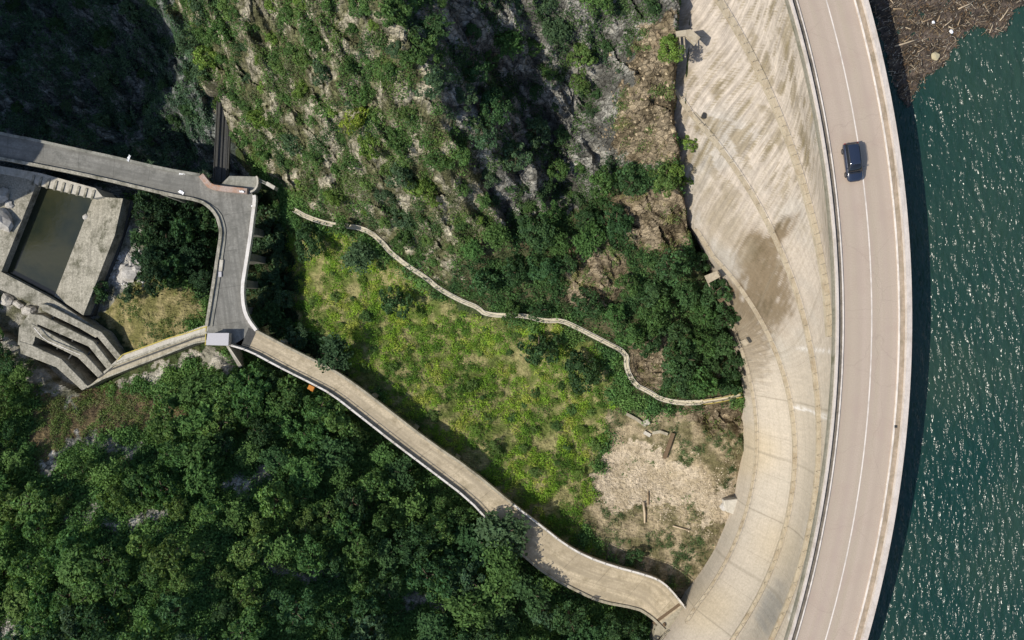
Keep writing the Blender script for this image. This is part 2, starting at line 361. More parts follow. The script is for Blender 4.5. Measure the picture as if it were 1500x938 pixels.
def region(px, py, wob=1.0):
    qx = px + wob * (14 * perlin(px * .035, py * .035, 91) + 7 * perlin(px * .11, py * .11, 93)); qy = py + wob * (14 * perlin(px * .035, py * .035, 92) + 7 * perlin(px * .11, py * .11, 94))
    return REG[np.clip(qy, 0, 938).astype(int), np.clip(qx, 0, 1500).astype(int)]

# ------------------------------------------------------------------ lines of the lower roads (photo pixels) and their levels
ZR = -40.0
BR_NE = [(376, 483), (433, 513), (487, 539), (527, 566), (567, 597), (632, 647), (690, 686), (755, 740), (792, 768), (829, 797), (860, 814), (896, 827), (945, 840), (968, 849), (985, 865), (1004, 889)]
BR_SW = [(340, 507), (367, 515), (407, 537), (455, 561), (487, 578), (529, 611), (580, 651), (632, 690), (686, 731), (718, 766), (750, 802), (801, 845), (850, 870), (878, 883), (933, 893), (945, 900), (957, 909), (972, 924)]
RD_TOP = [(-40, 185), (0, 195), (53, 205), (107, 217), (173, 231), (240, 247), (296, 257)]
RD_BOT = [(-40, 224), (0, 232), (80, 247), (147, 261), (213, 277), (267, 289)]
JUNC = [(296, 257), (312, 275), (368, 282), (372, 288), (373, 294), (370, 325), (366, 350), (360, 390), (355, 422), (357, 451), (364, 468), (376, 483), (358, 512), (340, 507), (303, 506), (304, 478), (312, 430), (320, 377), (325, 345), (324, 332), (318, 314), (303, 299), (285, 292), (267, 289)]
PATH = [(433, 309), (451, 319), (485, 330), (520, 333), (541, 339), (563, 358), (571, 369), (597, 390), (627, 409), (640, 421), (660, 433), (680, 443), (699, 450), (712, 462), (768, 462), (797, 471), (821, 469), (843, 479), (880, 498), (919, 518), (916, 538), (928, 563), (953, 575), (965, 584), (993, 590), (1017, 590), (1054, 586), (1084, 578)]
def zpath(t): return 0
path_xyz = []
for x, y in smooth_line(PATH, 1):
    z = -41.
    for _ in range(6):
        X, Y, _z = un(x, y, z); z = float(base_h(np.array([X]), np.array([Y]))[0])
    path_xyz.append(un(x, y, z))
path_xyz = resample(path_xyz, step=.6)
k = np.ones(15) / 15; zp = np.convolve(np.pad(path_xyz[:, 2], 7, mode='edge'), k, 'valid')
path_xyz[:, 2] = zp

# ------------------------------------------------------------------ terrain mesh
def axis(lo, hi, st, far):
    a = list(np.arange(lo, hi + st / 2, st)); g = st; l = [];
    x = a[0]
    while x > -far: g *= 1.25; x -= g; l.append(x)
    r = []; x = a[-1]; g = st
    while x < far: g *= 1.25; x += g; r.append(x)
    return np.array(l[::-1] + a + r)
AX = axis(-103, 51, .23, 420); AY = axis(-64, 64, .23, 420)
GX, GY = np.meshgrid(AX, AY, indexing='ij')
cxl = np.clip(GX, -150, 90); cyl = np.clip(GY, -110, 110)
Z = base_h(cxl, cyl)
PX, PY = proj(GX, GY, Z)
reg = region(PX, PY)
inside = (PX > -240) & (PX < 1560) & (PY > -240) & (PY < 1180)
reg = np.where(inside, reg, 0)
def blur(a, n):
    for ax in (0, 1):
        c = np.cumsum(np.pad(a, [(n + 1, n) if i == ax else (0, 0) for i in (0, 1)], mode='edge'), axis=ax)
        a = (np.take(c, range(2 * n + 1, c.shape[ax]), axis=ax) - np.take(c, range(0, c.shape[ax] - 2 * n - 1), axis=ax)) / (2 * n + 1)
    return a
amp = np.choose(reg, [.45, .25, .12, 1.5, 1.6, 1.1, 1.0, .3, .25, 1.9, .7, .4, .5, .25, .9]).astype(float)
amp = blur(blur(amp, 7), 7)
ca, sa_ = math.cos(R_(-56)), math.sin(R_(-56))      # strata run from upper left to lower right
U = GX * ca + GY * sa_; W = -GX * sa_ + GY * ca
warp = 2.2 * fbm(GX * .09, GY * .09, 5, 3)
strata = ridged(U * .07 + 3, (W + warp) * .30, 21, 4)
crag = fbm(GX * .22, GY * .22, 31, 5); blocks = ridged(GX * .45 + warp * .1, GY * .45, 41, 3)
fw = .5 * fbm(GX * .5, GY * .5, 45, 3)
f1, e1 = facets(U * .14 + fw * .2, W * .30 + warp * .10 + fw * .2, 501); f2, e2 = facets(U * .5 + fw * .4, W * .95 + fw * .4, 511); f3, e3 = facets(GX * 1.5 + fw, GY * 1.5 - fw, 521)
rk = blur(np.isin(reg, (3, 4, 5, 9, 14)).astype(float), 4)
bigs = ridged(U * .035 + .2 * warp * .1, W * .13 + warp * .06, 701, 3)
Zd = amp * (.45 * strata + .4 * crag) + blur(np.isin(reg, (3, 4, 9)).astype(float), 9) * 2.3 * (bigs - .4) - amp * .35 + rk * (.85 * f1 + .38 * f2 + .10 * f3)
Z = Z + Zd + .5 * fbm(GX * .05, GY * .05, 77, 2)
# sharp terraces in the cliffs
stp = 2.6 + 0 * Z; q = Z / stp + .35 * crag; fr = q - np.floor(q); tz = (np.floor(q) + sstep(.25, .75, fr) - .35 * crag) * stp
kcl = blur(np.isin(reg, (3, 4, 5, 9)).astype(float), 5); Z = Z * (1 - .2 * kcl) + tz * .2 * kcl + kcl * 1.8 * fbm(GX * .10, GY * .10, 611, 3)
# cleft between the rock and the dam
th, Rr = polar_of(GX, GY)
contact = np.interp(th, [-30, -20, -8, -3, 0, 2, 4.5, 7.5, 10.5, 13.5, 18, 25], [-43, -43, -41.5, -39, -35.5, -31, -27.5, -24.5, -20.5, -17, -12, -6])
face_R = dam_R(th, np.clip(contact, -44, -.7))
dist = face_R - Rr
cl = sstep(-2, 0, th) * np.exp(-((dist - .9) / 1.0) ** 2)
Z -= 5.5 * cl * (GY > 6)
Z = np.where(dist < 4, np.minimum(Z, contact + .6 * dist + 6 * sstep(.5, 2.5, dist) * sstep(2, 6, th) + 2.5 * sstep(.8, 4, dist) * sstep(-3, 1, th)), Z)
Z = np.where(dist < -1.2, np.minimum(Z, contact - 6), Z)
Z = np.where(Rr > 136.5, np.minimum(Z, -20) - 15, Z)
# abutments and the far shores of the lake (all out of the frame)
far = np.maximum(np.abs(GY) - 66, 0) * sstep(5, 30, GX); Z = np.maximum(Z, np.where(far > 0, np.minimum(-30 + far * 1.2, 25), -1e9))
Z = np.maximum(Z, np.where(GX > 110, np.minimum(-30 + (GX - 110) * .6, 40), -1e9))
# mountain flank beyond the left frame: it shades the gorge
mt = sstep(-100.2, -103.5, GX) * sstep(12.5, 17, GY + .8 * np.sin(GX * .5)); peak = -4 + np.minimum((-103 - GX) * .35, 30) + 2.0 * fbm(GY * .1, GX * .05, 55, 3) - sstep(34, 16, GY) * 10
Z = np.where(mt > 0, Z * (1 - mt) + np.maximum(Z, peak) * mt, Z)
# keep the ground under the roads, the works and the path
def clear(poly, z, pad=None):
    global Z
    PXr, PYr = proj(GX, GY, np.full_like(GX, z)); Z = np.where(in_poly(PXr, PYr, poly), np.minimum(Z, z - 1.3), Z)
clear(BR_NE + BR_SW[::-1], ZR); clear(JUNC, ZR); clear(RD_TOP + RD_BOT[::-1], ZR); clear([(300, 140), (345, 140), (345, 272), (300, 272)], -47)
clear([(-20, 236), (60, 252), (150, 282), (200, 296), (165, 400), (122, 470), (60, 455), (-20, 412)], -51.5)
clear([(-20, 395), (62, 428), (152, 485), (182, 530), (125, 575), (85, 560), (28, 500), (-20, 470)], -52.5)
clear([(148, 555), (180, 515), (250, 493), (306, 476), (306, 502), (225, 528), (150, 566)], -44)
clear([(-20, 226), (60, 240), (150, 262), (267, 285), (267, 305), (160, 292), (100, 278), (-20, 252)], -53)  # trench shaped between road and retaining wall to throw this strip into shade
pd = np.full(GX.shape, 1e9); pz = np.zeros_like(GX); sub = np.ix_((AX > -45) & (AX < 45), (AY > -20) & (AY < 25))
gx, gy = GX[sub], GY[sub]; bd = np.full(gx.shape, 1e9); bz = np.zeros_like(gx)
for p in path_xyz[::2]:
    d = np.hypot(gx - p[0], gy - p[1]); kk = d < bd; bd[kk] = d[kk]; bz[kk] = p[2]
w = sstep(3.2, .9, bd); Z[sub] = Z[sub] * (1 - w) + (bz - .12) * w
def hz(x, y):
    i = np.clip(np.searchsorted(AX, x) - 1, 0, len(AX) - 2); j = np.clip(np.searchsorted(AY, y) - 1, 0, len(AY) - 2)
    fx = np.clip((x - AX[i]) / (AX[i + 1] - AX[i]), 0, 1); fy = np.clip((y - AY[j]) / (AY[j + 1] - AY[j]), 0, 1)
    return (Z[i, j] * (1 - fx) + Z[i + 1, j] * fx) * (1 - fy) + (Z[i, j + 1] * (1 - fx) + Z[i + 1, j + 1] * fx) * fy
def ground_at(px, py, z=-44.):
    px = np.asarray(px, float); py = np.asarray(py, float); z = np.full(px.shape, z)
    for _ in range(10):
        s = S * (H - z) / H; X = (px - 750) * s; Y = (469 - py) * s; z = .5 * z + .5 * hz(X, Y)
    return X, Y, hz(X, Y)
# ground colours: two natural colours per land cover, mixed by noise (rock, soil, dry grass, herbs)
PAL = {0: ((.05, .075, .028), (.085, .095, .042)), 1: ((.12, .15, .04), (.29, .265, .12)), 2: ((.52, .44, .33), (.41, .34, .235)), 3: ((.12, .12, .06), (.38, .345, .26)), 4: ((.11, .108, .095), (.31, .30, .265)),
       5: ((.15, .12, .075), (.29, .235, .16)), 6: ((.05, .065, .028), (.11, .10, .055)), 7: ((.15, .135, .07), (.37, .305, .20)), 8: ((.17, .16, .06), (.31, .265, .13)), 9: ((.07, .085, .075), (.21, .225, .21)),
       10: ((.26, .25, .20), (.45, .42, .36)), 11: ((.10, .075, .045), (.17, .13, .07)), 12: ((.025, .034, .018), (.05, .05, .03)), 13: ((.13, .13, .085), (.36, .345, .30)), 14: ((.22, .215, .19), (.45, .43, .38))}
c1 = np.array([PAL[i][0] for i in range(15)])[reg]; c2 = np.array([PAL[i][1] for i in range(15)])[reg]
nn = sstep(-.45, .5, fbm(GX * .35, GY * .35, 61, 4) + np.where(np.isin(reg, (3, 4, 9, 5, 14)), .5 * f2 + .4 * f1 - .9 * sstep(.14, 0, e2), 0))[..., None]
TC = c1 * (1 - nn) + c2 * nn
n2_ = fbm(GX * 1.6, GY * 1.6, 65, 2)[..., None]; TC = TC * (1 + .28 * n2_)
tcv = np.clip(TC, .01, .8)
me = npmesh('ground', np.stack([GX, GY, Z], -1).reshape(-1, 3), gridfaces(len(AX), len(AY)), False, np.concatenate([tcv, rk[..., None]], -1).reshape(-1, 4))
t = NT('ground'); v = t.coord(); n = t.noise(v, 1.3, 8, .7); nf = t.noise(v, 5.5, 6, .7)
vo = t.new('ShaderNodeTexVoronoi'); vo.inputs['Scale'].default_value = 2.6; t.l(v, vo.inputs['Vector'])
c = t.mix(t.attr('col'), t.ramp(n, [(.3, .62), (.7, 1.3)]), 1.0, 'MULTIPLY'); c = t.mix(c, t.ramp(nf, [(.3, .72), (.7, 1.2)]), 1.0, 'MULTIPLY')
at = t.new('ShaderNodeAttribute'); at.attribute_name = 'col'; rkf = at.outputs['Alpha']
vs = t.coord((.55, 1.5, .8), (0, 0, R_(56))); wn = t.new('ShaderNodeTexNoise'); wn.inputs['Scale'].default_value = .9; wn.inputs['Detail'].default_value = 5; t.l(v, wn.inputs['Vector']); vw = t.mix(vs, wn.outputs['Color'], .35, 'ADD')
vc = t.new('ShaderNodeTexVoronoi', feature='DISTANCE_TO_EDGE'); vc.inputs['Scale'].default_value = 1.1; t.l(vw, vc.inputs['Vector']); vcell = t.new('ShaderNodeTexVoronoi'); vcell.inputs['Scale'].default_value = 1.1; t.l(vw, vcell.inputs['Vector'])
sp = t.new('ShaderNodeSeparateColor'); t.l(vcell.outputs['Color'], sp.inputs[0])
crk = t.mix(t.ramp(vc.outputs['Distance'], [(.0, .25), (.07, 1.)]), t.ramp(sp.outputs[0], [(0., .7), (1., 1.35)]), 1.0, 'MULTIPLY')
c = t.mix(c, t.mix(c, crk, 1.0, 'MULTIPLY'), rkf)
b1 = t.bump(vc.outputs['Distance'], .6, .5, t.bump(n, .8, .5)); b2 = t.bump(vo.outputs['Distance'], .5, .18, b1)
t.fin(c, .95, t.bump(nf, .6, .15, b2), .1)
ground = tag(link('ground', me, t.m), kind='structure')

# ------------------------------------------------------------------ the dam
dam = empty('arch_dam', (CX + RC, CY, -44)); tag(dam, 'tall curved concrete arch dam carrying the two lane road beside the lake', 'dam')
def child(o, par):
    o.parent = par; o.matrix_parent_inverse = Matrix.Translation(-Vector(par.location)); return o
T0, T1 = -27., 27.
NT_, NZ_ = 620, 150
tt = np.linspace(T0, T1, NT_); zz_ = np.linspace(-.7, -46, NZ_)
TH, ZZ = np.meshgrid(tt, zz_, indexing='ij'); RR = dam_R(TH, ZZ)
V = polar(RR, TH, ZZ); u = np.radians(TH) * 130; vv = ZZ
fx_, fy_ = proj(V[..., 0], V[..., 1], V[..., 2])
us = u - (vv + 20) * (.75 * sstep(-6, 2, TH)); st1 = fbm(us * .8, vv * .06, 201, 4); st2 = fbm(us * 2.6, vv * .16, 203, 3); big = fbm(u * .10, vv * .10, 205, 3); lift = fbm(u * .25, vv * 1.7, 207, 3)
clean = np.array((.415, .362, .305)); tan = np.array((.25, .21, .15)); brown = np.array((.165, .125, .078)); grey = np.array((.36, .345, .315)); yel = np.array((.49, .40, .265)); white = np.array((.62, .59, .55))
c = np.broadcast_to(clean, V.shape).copy()
def mixc(c, col, m): m = np.clip(m, 0, 1)[..., None]; return c * (1 - m) + np.array(col) * m
def blob(x, y, rx, ry, rot=0):
    a = R_(rot); dx = fx_ - x; dy = fy_ - y; p = (dx * math.cos(a) + dy * math.sin(a)) / rx; q = (-dx * math.sin(a) + dy * math.cos(a)) / ry
    return np.exp(-(p * p + q * q))
c = mixc(c, grey, sstep(0, .9, big) * .6)
c = c * (1 + .10 * lift + .07 * st2)[..., None]
up = sstep(430, 200, fy_)                                                     # streaky upper half
st3 = fbm(us * 1.5, vv * .22, 223, 3); rects = sstep(.1, .4, .55 * st3 + .2 * st1 + .42 * np.tanh(8 * perlin(us * .22, vv * .45, 211)) + .3 * st2) * sstep(-.35, .15, fbm(us * .12, vv * .16, 217, 2))
c = mixc(c, tan, up * rects * .95)
c = mixc(c, (.19, .155, .09), up * sstep(.3, .6, .8 * st3 + .4 * st2 + .45 * perlin(us * .14, vv * .3, 215)) * .8)
fine = .55 * st2 + .5 * fbm(us * 1.2, vv * .5, 221, 4) + .2 * lift
c = mixc(c, brown, .95 * sstep(.12, .7, (1.05 * blob(1112, 375, 30, 40, -28) + .95 * blob(1128, 440, 34, 42, -18) + .85 * blob(1098, 500, 30, 62, -14) + .75 * blob(1075, 470, 18, 60, -15) + .7 * blob(1150, 335, 34, 11, -45) + .7 * blob(1085, 555, 16, 34)) * (1 + .9 * fine)))
c = mixc(c, (.11, .085, .05), .8 * sstep(.35, .95, (.9 * blob(1108, 372, 20, 30, -30) + .7 * blob(1140, 330, 26, 7, -45) + .75 * blob(1122, 450, 20, 26, -18) + .6 * blob(1072, 520, 8, 40, -10)) * (1 + 1.3 * fine)))
c = mixc(c, tan, .7 * sstep(.2, .9, (blob(1062, 480, 30, 110, -15) + blob(1060, 320, 30, 80, -30)) * (1 + .6 * st1)))
c = mixc(c, (.50, .44, .355), .7 * sstep(430, 620, fy_)); c = mixc(c, yel, sstep(.2, .8, blob(1085, 660, 60, 45) + .8 * blob(1030, 890, 60, 50) + .6 * blob(1140, 800, 50, 60)) * .55)
c = mixc(c, grey * .82, sstep(.3, .9, blob(1128, 895, 24, 50, 20) * (1 + .4 * st1)) * .75)
c = mixc(c, white, .8 * sstep(.3, .9, blob(1176, 870, 9, 60, 24) * (1 + .6 * st1) + .6 * blob(1185, 780, 16, 60, 12)))
thw = float(pol([(1190, 604)], -20)[0][0]); thv = float(pol([(1190, 513)], -14)[0][0])
lw = np.exp(-((TH - thw) / .16) ** 2) * sstep(-28, -26, ZZ); lv = np.exp(-((TH - thv) / .13) ** 2) * sstep(-24, -18, ZZ)
c = mixc(c, (.68, .66, .64), (lw * .9 + lv * .65) * sstep(-.5, .3, st2 + .4 * lift))
jn = np.abs(((us + 3) / 9.0) - np.round((us + 3) / 9.0)) * 9.0; c = mixc(c, (.24, .21, .16), sstep(.22, .05, jn) * .45)
# straw-coloured lines of the lifts
lf = np.abs(vv / 2.2 - np.round(vv / 2.2)) * 2.2; c = mixc(c, tan, sstep(.2, .05, lf) * .12)
c = np.clip(c, .02, .75)
me = npmesh('downstream_face', V.reshape(-1, 3), gridfaces(NT_, NZ_), True, np.concatenate([c, np.clip(.25 + .75 * up + .5 * sstep(.25, .6, blob(1098, 520, 40, 80)), 0, 1)[..., None]], -1).reshape(-1, 4), np.c_[us.ravel(), vv.ravel()])
t = NT('dam_concrete'); v = t.coord(); uvn = t.coord((.9, .12, 1), kind='UV'); n = t.noise(uvn, 2.2, 6, .6); nf = t.noise(v, 3.2, 5, .65)
at = t.new('ShaderNodeAttribute'); at.attribute_name = 'col'; stf = at.outputs['Alpha']
cc = t.mix(at.outputs['Color'], t.ramp(n, [(.35, .72), (.62, 1.14)]), stf, 'MULTIPLY'); cc = t.mix(cc, t.ramp(nf, [(.3, .84), (.7, 1.1)]), 1.0, 'MULTIPLY')
n7 = t.noise(t.coord((2.4, .10, 1), kind='UV'), 2.0, 7, .72); n8 = t.noise(t.coord((.12, .22, 1), kind='UV'), 1.0, 4)
cc = t.mix(cc, (.20, .16, .105), t.mix(t.mix(t.ramp(n7, [(.55, 0.), (.66, .75)]), t.ramp(n8, [(.42, 0.), (.6, 1.)]), 1.0, 'MULTIPLY'), stf, 1.0, 'MULTIPLY'))
sx = t.new('ShaderNodeSeparateXYZ'); uq = t.new('ShaderNodeUVMap'); t.l(uq.outputs[0], sx.inputs[0])
def ln(sock, per, w_, lo):
    m_ = t.new('ShaderNodeMath', operation='PINGPONG'); t.l(sock, m_.inputs[0]); m_.inputs[1].default_value = per / 2; return t.ramp(m_.outputs[0], [(0., lo), (w_, 1.)])
cc = t.mix(cc, ln(sx.outputs[1], 3.2, .04, .86), t.ramp(nf, [(.35, .2), (.6, 1.)]), 'MULTIPLY'); cc = t.mix(cc, ln(sx.outputs[0], 6.0, .05, .78), 1.0, 'MULTIPLY')
M['dam'] = t.fin(cc, .9, t.bump(nf, .35, .08), .2)
child(link('downstream_face', me, M['dam']), dam)
def arc_prof(prof, t0=T0, t1=T1, n=300, closed=True):
    """sweep a profile [(R, z)] along the dam's arc"""
    ts = np.linspace(t0, t1, n); k = len(prof); V = np.concatenate([polar(np.full(n, r), ts, z)[:, None, :] for r, z in prof], axis=1)
    ii = np.arange(n - 1)[:, None] * k; F = [np.stack([ii[:, 0] + a, ii[:, 0] + k + a, ii[:, 0] + k + (a + 1) % k, ii[:, 0] + (a + 1) % k], -1) for a in range(k if closed else k - 1)]
    uvs = np.stack([np.repeat(np.radians(ts) * 130, k), np.tile([r for r, z in prof], n)], -1)
    return V.reshape(-1, 3), np.concatenate(F), uvs
def sweep(name, prof, mat, par=dam, t0=T0, t1=T1, n=300, closed=True):
    V, F, uvs = arc_prof(prof, t0, t1, n, closed); me = npmesh(name, V, F, False, None, uvs)
    bm = bmesh.new(); bm.from_mesh(me); bmesh.ops.recalc_face_normals(bm, faces=bm.faces); bm.to_mesh(me); bm.free()
    o = link(name, me, mat); return child(o, par) if par else o
sweep('crest_slab', [(1612.5 * S, -.05), (1722.5 * S, -.05), (1722.5 * S, -2.8), (RC + 1.3, -2.8)], M['parapet_grey'])
sweep('upstream_face', [(1722 * S, -2.7), (1722 * S, -60)], M['pale_concrete'], closed=False)
sweep('coping', [(1611.5 * S, .06), (1614.6 * S, .06), (1614.6 * S, -.7), (1611.9 * S, -.5)], M['parapet_grey'])
sweep('parapet', [(1614.6 * S, .42), (1618 * S, .42), (1618 * S, -.5), (1614.6 * S, -.5)], M['parapet_light'])
sweep('parapet', [(1716 * S, .6), (1723.5 * S, .6), (1723.5 * S, -.9), (1716 * S, -.9)], M['parapet_light'])
sweep('sidewalk', [(1618 * S, .12), (1624.6 * S, .12), (1624.6 * S, -.4), (1618 * S, -.4)], M['walkway_dark'])
sweep('sidewalk', [(1708.6 * S, .12), (1716 * S, .12), (1716 * S, -.4), (1708.6 * S, -.4)], M['walkway_tan'])
sweep('kerb', [(1624.6 * S, .15), (1626.6 * S, .15), (1626.6 * S, -.4), (1624.6 * S, -.4)], M['white_paint'])
sweep('kerb', [(1706.6 * S, .15), (1708.6 * S, .15), (1708.6 * S, -.4), (1706.6 * S, -.4)], M['white_paint'])
tag(sweep('road', [(1626.6 * S, 0), (1706.6 * S, 0)], M['road'], None, closed=False), kind='structure')
tag(sweep('road_marking', [(1667.0 * S, .004), (1668.8 * S, .004)], M['white_paint'], None, closed=False), kind='structure')
# inspection ledges round the downstream face
def ledge(fn, z, t0, t1, w=.55, h=.35):
    ts = np.linspace(t0, t1, 220); r = dam_R(ts, np.full(ts.shape, z)); prof = [(-w, 0), (.4, 0), (.4, -h), (-w, -h)]
    V = np.stack([polar(r + a, ts, z + b) for a, b in prof], 1).reshape(-1, 3); k = 4; ii = np.arange(219) * 4
    F = np.concatenate([np.stack([ii + a, ii + 4 + a, ii + 4 + (a + 1) % 4, ii + (a + 1) % 4], -1) for a in range(4)])
    o = child(link('walkway', npmesh('walkway', V, F), M['ledge']), dam)
    bm = bmesh.new(); bm.from_mesh(o.data); bmesh.ops.recalc_face_normals(bm, faces=bm.faces); bm.to_mesh(o.data); bm.free()
    mb = MB(); rl = [tuple(p) for p in polar(r - w + .05, ts, z + .9)]
    mb.ribbon(rl[::2], .05, .05); [mb.box((p[0], p[1], z + .45), (.05, .05, .9)) for p in rl[::5]]
    o2 = mb.build('railing', M['ledge'], None, recalc=False); o2.parent = o
    o2.matrix_parent_inverse = (Matrix.Translation(Vector(dam.location)) ).inverted() if False else Matrix.Identity(4)
    return o
ledge(rA, ZA, -1, 24, .75, .6); ledge(rB, ZB, -26, 15.5, .6, .45); ledge(rC, ZC, -26, 6.5, .6, .45); ledge(rD, ZD, -22.3, 2.8, .45, .3)

# ------------------------------------------------------------------ lake and drifting wood
ZW = -5.0
ta = np.linspace(-21, 21, 760); ra = np.r_[np.arange(137.6, 158, .15), 158 + np.cumsum(.15 * 1.12 ** np.arange(1, 50))]
ra = ra[ra < 420]
TA, RA = np.meshgrid(ta, ra, indexing='ij'); LV = polar(RA, TA, 0.0); lx, ly = LV[..., 0], LV[..., 1]
wx = lx + .10 * ly + .7 * fbm(lx * .25, ly * .18, 301, 2)
wv = .05 * ridged(wx * .55, ly * .20, 303, 3) + .035 * perlin(wx * 1.5, ly * .55, 309) + .02 * perlin(wx * 2.8, ly * 1.4, 311)
fade = sstep(170, 155, RA)
LV[..., 2] = ZW + wv * (.15 + .85 * fade)
me = npmesh('lake_water', LV.reshape(-1, 3), gridfaces(len(ta), len(ra), True), True)
t = NT('lake_water'); v = t.coord((1.0, .42, 1), (0, 0, R_(6)))
n1 = t.noise(v, 1.45, 2, .45); n2 = t.noise(v, 5, 1, .5); n3 = t.noise(t.coord(), .06, 2)
col = t.mix((.008, .036, .030), (.022, .050, .036), t.ramp(n3, [(.35, 0.), (.65, 1.)]))
gust = t.ramp(t.noise(t.coord((1, .5, 1), (0, 0, R_(20))), .09, 3, .6), [(.35, .55), (.62, 1.)])
b_ = t.new('ShaderNodeBump'); b_.inputs['Distance'].default_value = 1.1; t.l(gust, b_.inputs['Strength']); t.l(n1, b_.inputs['Height']); nb = t.bump(n2, 1.0, .1, b_.outputs['Normal'])
df = t.new('ShaderNodeBsdfDiffuse'); t.l(col, df.inputs['Color']); gl = t.new('ShaderNodeBsdfGlossy'); gl.inputs['Roughness'].default_value = .24; t.l(nb, gl.inputs['Normal'])
fr_ = t.new('ShaderNodeFresnel'); fr_.inputs['IOR'].default_value = 1.45; ms = t.new('ShaderNodeMixShader'); t.l(fr_.outputs[0], ms.inputs[0]); t.l(df.outputs[0], ms.inputs[1]); t.l(gl.outputs[0], ms.inputs[2]); t.l(ms.outputs[0], t.out.inputs['Surface'])
tag(link('lake_water', me, t.m), kind='structure')
DEB = [(1262, -30), (1285, 40), (1300, 95), (1316, 145), (1330, 158), (1340, 135), (1358, 112), (1378, 100), (1395, 78), (1407, 55), (1425, 42), (1437, 40), (1450, 55), (1462, 52), (1474, 38), (1482, 22), (1500, 5), (1530, -30)]
dx = np.arange(40, 72, .16); dy = np.arange(20, 48, .16); DX, DY = np.meshgrid(dx, dy, indexing='ij')
qx, qy = proj(DX, DY, np.full_like(DX, ZW)); j = 5 * perlin(qx * .08, qy * .08, 401) + 3 * perlin(qx * .25, qy * .25, 403)
ins = in_poly(qx + j, qy + j, DEB); DZ = ZW + .12 + .10 * fbm(DX * .8, DY * .8, 405, 4)
f = gridfaces(len(dx), len(dy)); ok = ins.ravel()[f].all(1)
mixn = sstep(-.4, .5, fbm(DX * .4, DY * .7, 407, 4))[..., None]
dc = np.array((.04, .032, .024)) * (1 - mixn) + np.array((.11, .085, .068)) * mixn
dc = dc * (1 + .5 * fbm(DX * 2, DY * 2, 409, 2)[..., None])
Vd = np.stack([DX, DY, DZ], -1).reshape(-1, 3); used = np.unique(f[ok]); mp = np.full(len(Vd), -1); mp[used] = np.arange(len(used))
# loose twigs and chips lie over the mat
def twig_mesh(n, lmin, lmax, wmin, wmax, cols, seed):
    r = np.random.default_rng(seed); X = r.uniform(42, 72, n * 4); Y = r.uniform(20, 46, n * 4); a, b = proj(X, Y, ZW)
    j = 7 * perlin(a * .08, b * .08, 401); k = in_poly(a + j + r.normal(0, 3, n * 4), b + j + r.normal(0, 3, n * 4), DEB); X = X[k][:n]; Y = Y[k][:n]; n = len(X)
    ang = np.where(r.random(n) < .6, r.normal(.6, .35, n), r.uniform(0, math.pi, n)); L = r.uniform(lmin, lmax, n) ** 1.0; wd = r.uniform(wmin, wmax, n)
    d = np.stack([np.cos(ang), np.sin(ang)], -1) * L[:, None] / 2; q = np.stack([-np.sin(ang), np.cos(ang)], -1) * wd[:, None] / 2
    z = ZW + .22 + r.uniform(0, .15, n); c0 = np.stack([X, Y], -1); V = np.zeros((n, 6, 3))
    for i, (sd, sq, dz) in enumerate(((-1, -1, 0), (1, -1, 0), (1, 1, 0), (-1, 1, 0), (-1, 0, .5), (1, 0, .5))):
        V[:, i, :2] = c0 + sd * d + sq * q; V[:, i, 2] = z + dz * wd
    b = np.arange(n)[:, None] * 6; F = np.concatenate([b + np.array(x) for x in ([0, 1, 5, 4], [2, 3, 4, 5])]); C = np.array(cols)[r.integers(0, len(cols), n)] * r.uniform(.6, 1.25, (n, 1))
    return V.reshape(-1, 3), F, np.repeat(C, 6, 0)
V1, F1, C1 = twig_mesh(4200, .1, .42, .03, .11, [(.14, .10, .065), (.07, .055, .04), (.22, .165, .105), (.11, .09, .08), (.17, .105, .055), (.38, .33, .26), (.06, .05, .04)], 5)
V2, F2, C2 = twig_mesh(260, .5, 1.4, .04, .09, [(.30, .22, .13), (.22, .16, .1), (.42, .34, .24)], 6)
F0 = mp[f[ok]]; Vall = np.concatenate([Vd[used], V1, V2]); Fall = np.concatenate([F0, F1 + len(used), F2 + len(used) + len(V1)]); Call = np.concatenate([dc.reshape(-1, 3)[used], C1, C2])
t = NT('drift_mat'); n = t.noise(t.coord(), 6, 6, .7); t.fin(t.mix(t.attr('col'), t.ramp(n, [(.3, .6), (.7, 1.3)]), 1.0, 'MULTIPLY'), .8, t.bump(n, .8, .1), .25)
tag(link('driftwood_debris', npmesh('driftwood_debris', Vall, Fall, False, np.clip(Call, .01, .7)), t.m), 'brown mat of floating twigs and driftwood against the dam', 'debris', kind='stuff')
def log(px, py, L, ang, r, mat, label):
    p = uv(px, py, ZW + .25 + r); a = R_(ang); d = Vector((math.cos(a), math.sin(a), 0)) * L / 2; q = Vector((-d.y, d.x, 0)) * random.uniform(-.06, .06)
    o = MB().tube([-d, -d * .3 + q, d * .4 + q * .5 + Vector((0, 0, .05)), d], [r, r * .95, r * .8, r * .55], 7).build('driftwood_log', mat, None, True)
    o.location = p; tag(o, label, 'log', 'logs drifting among the debris')
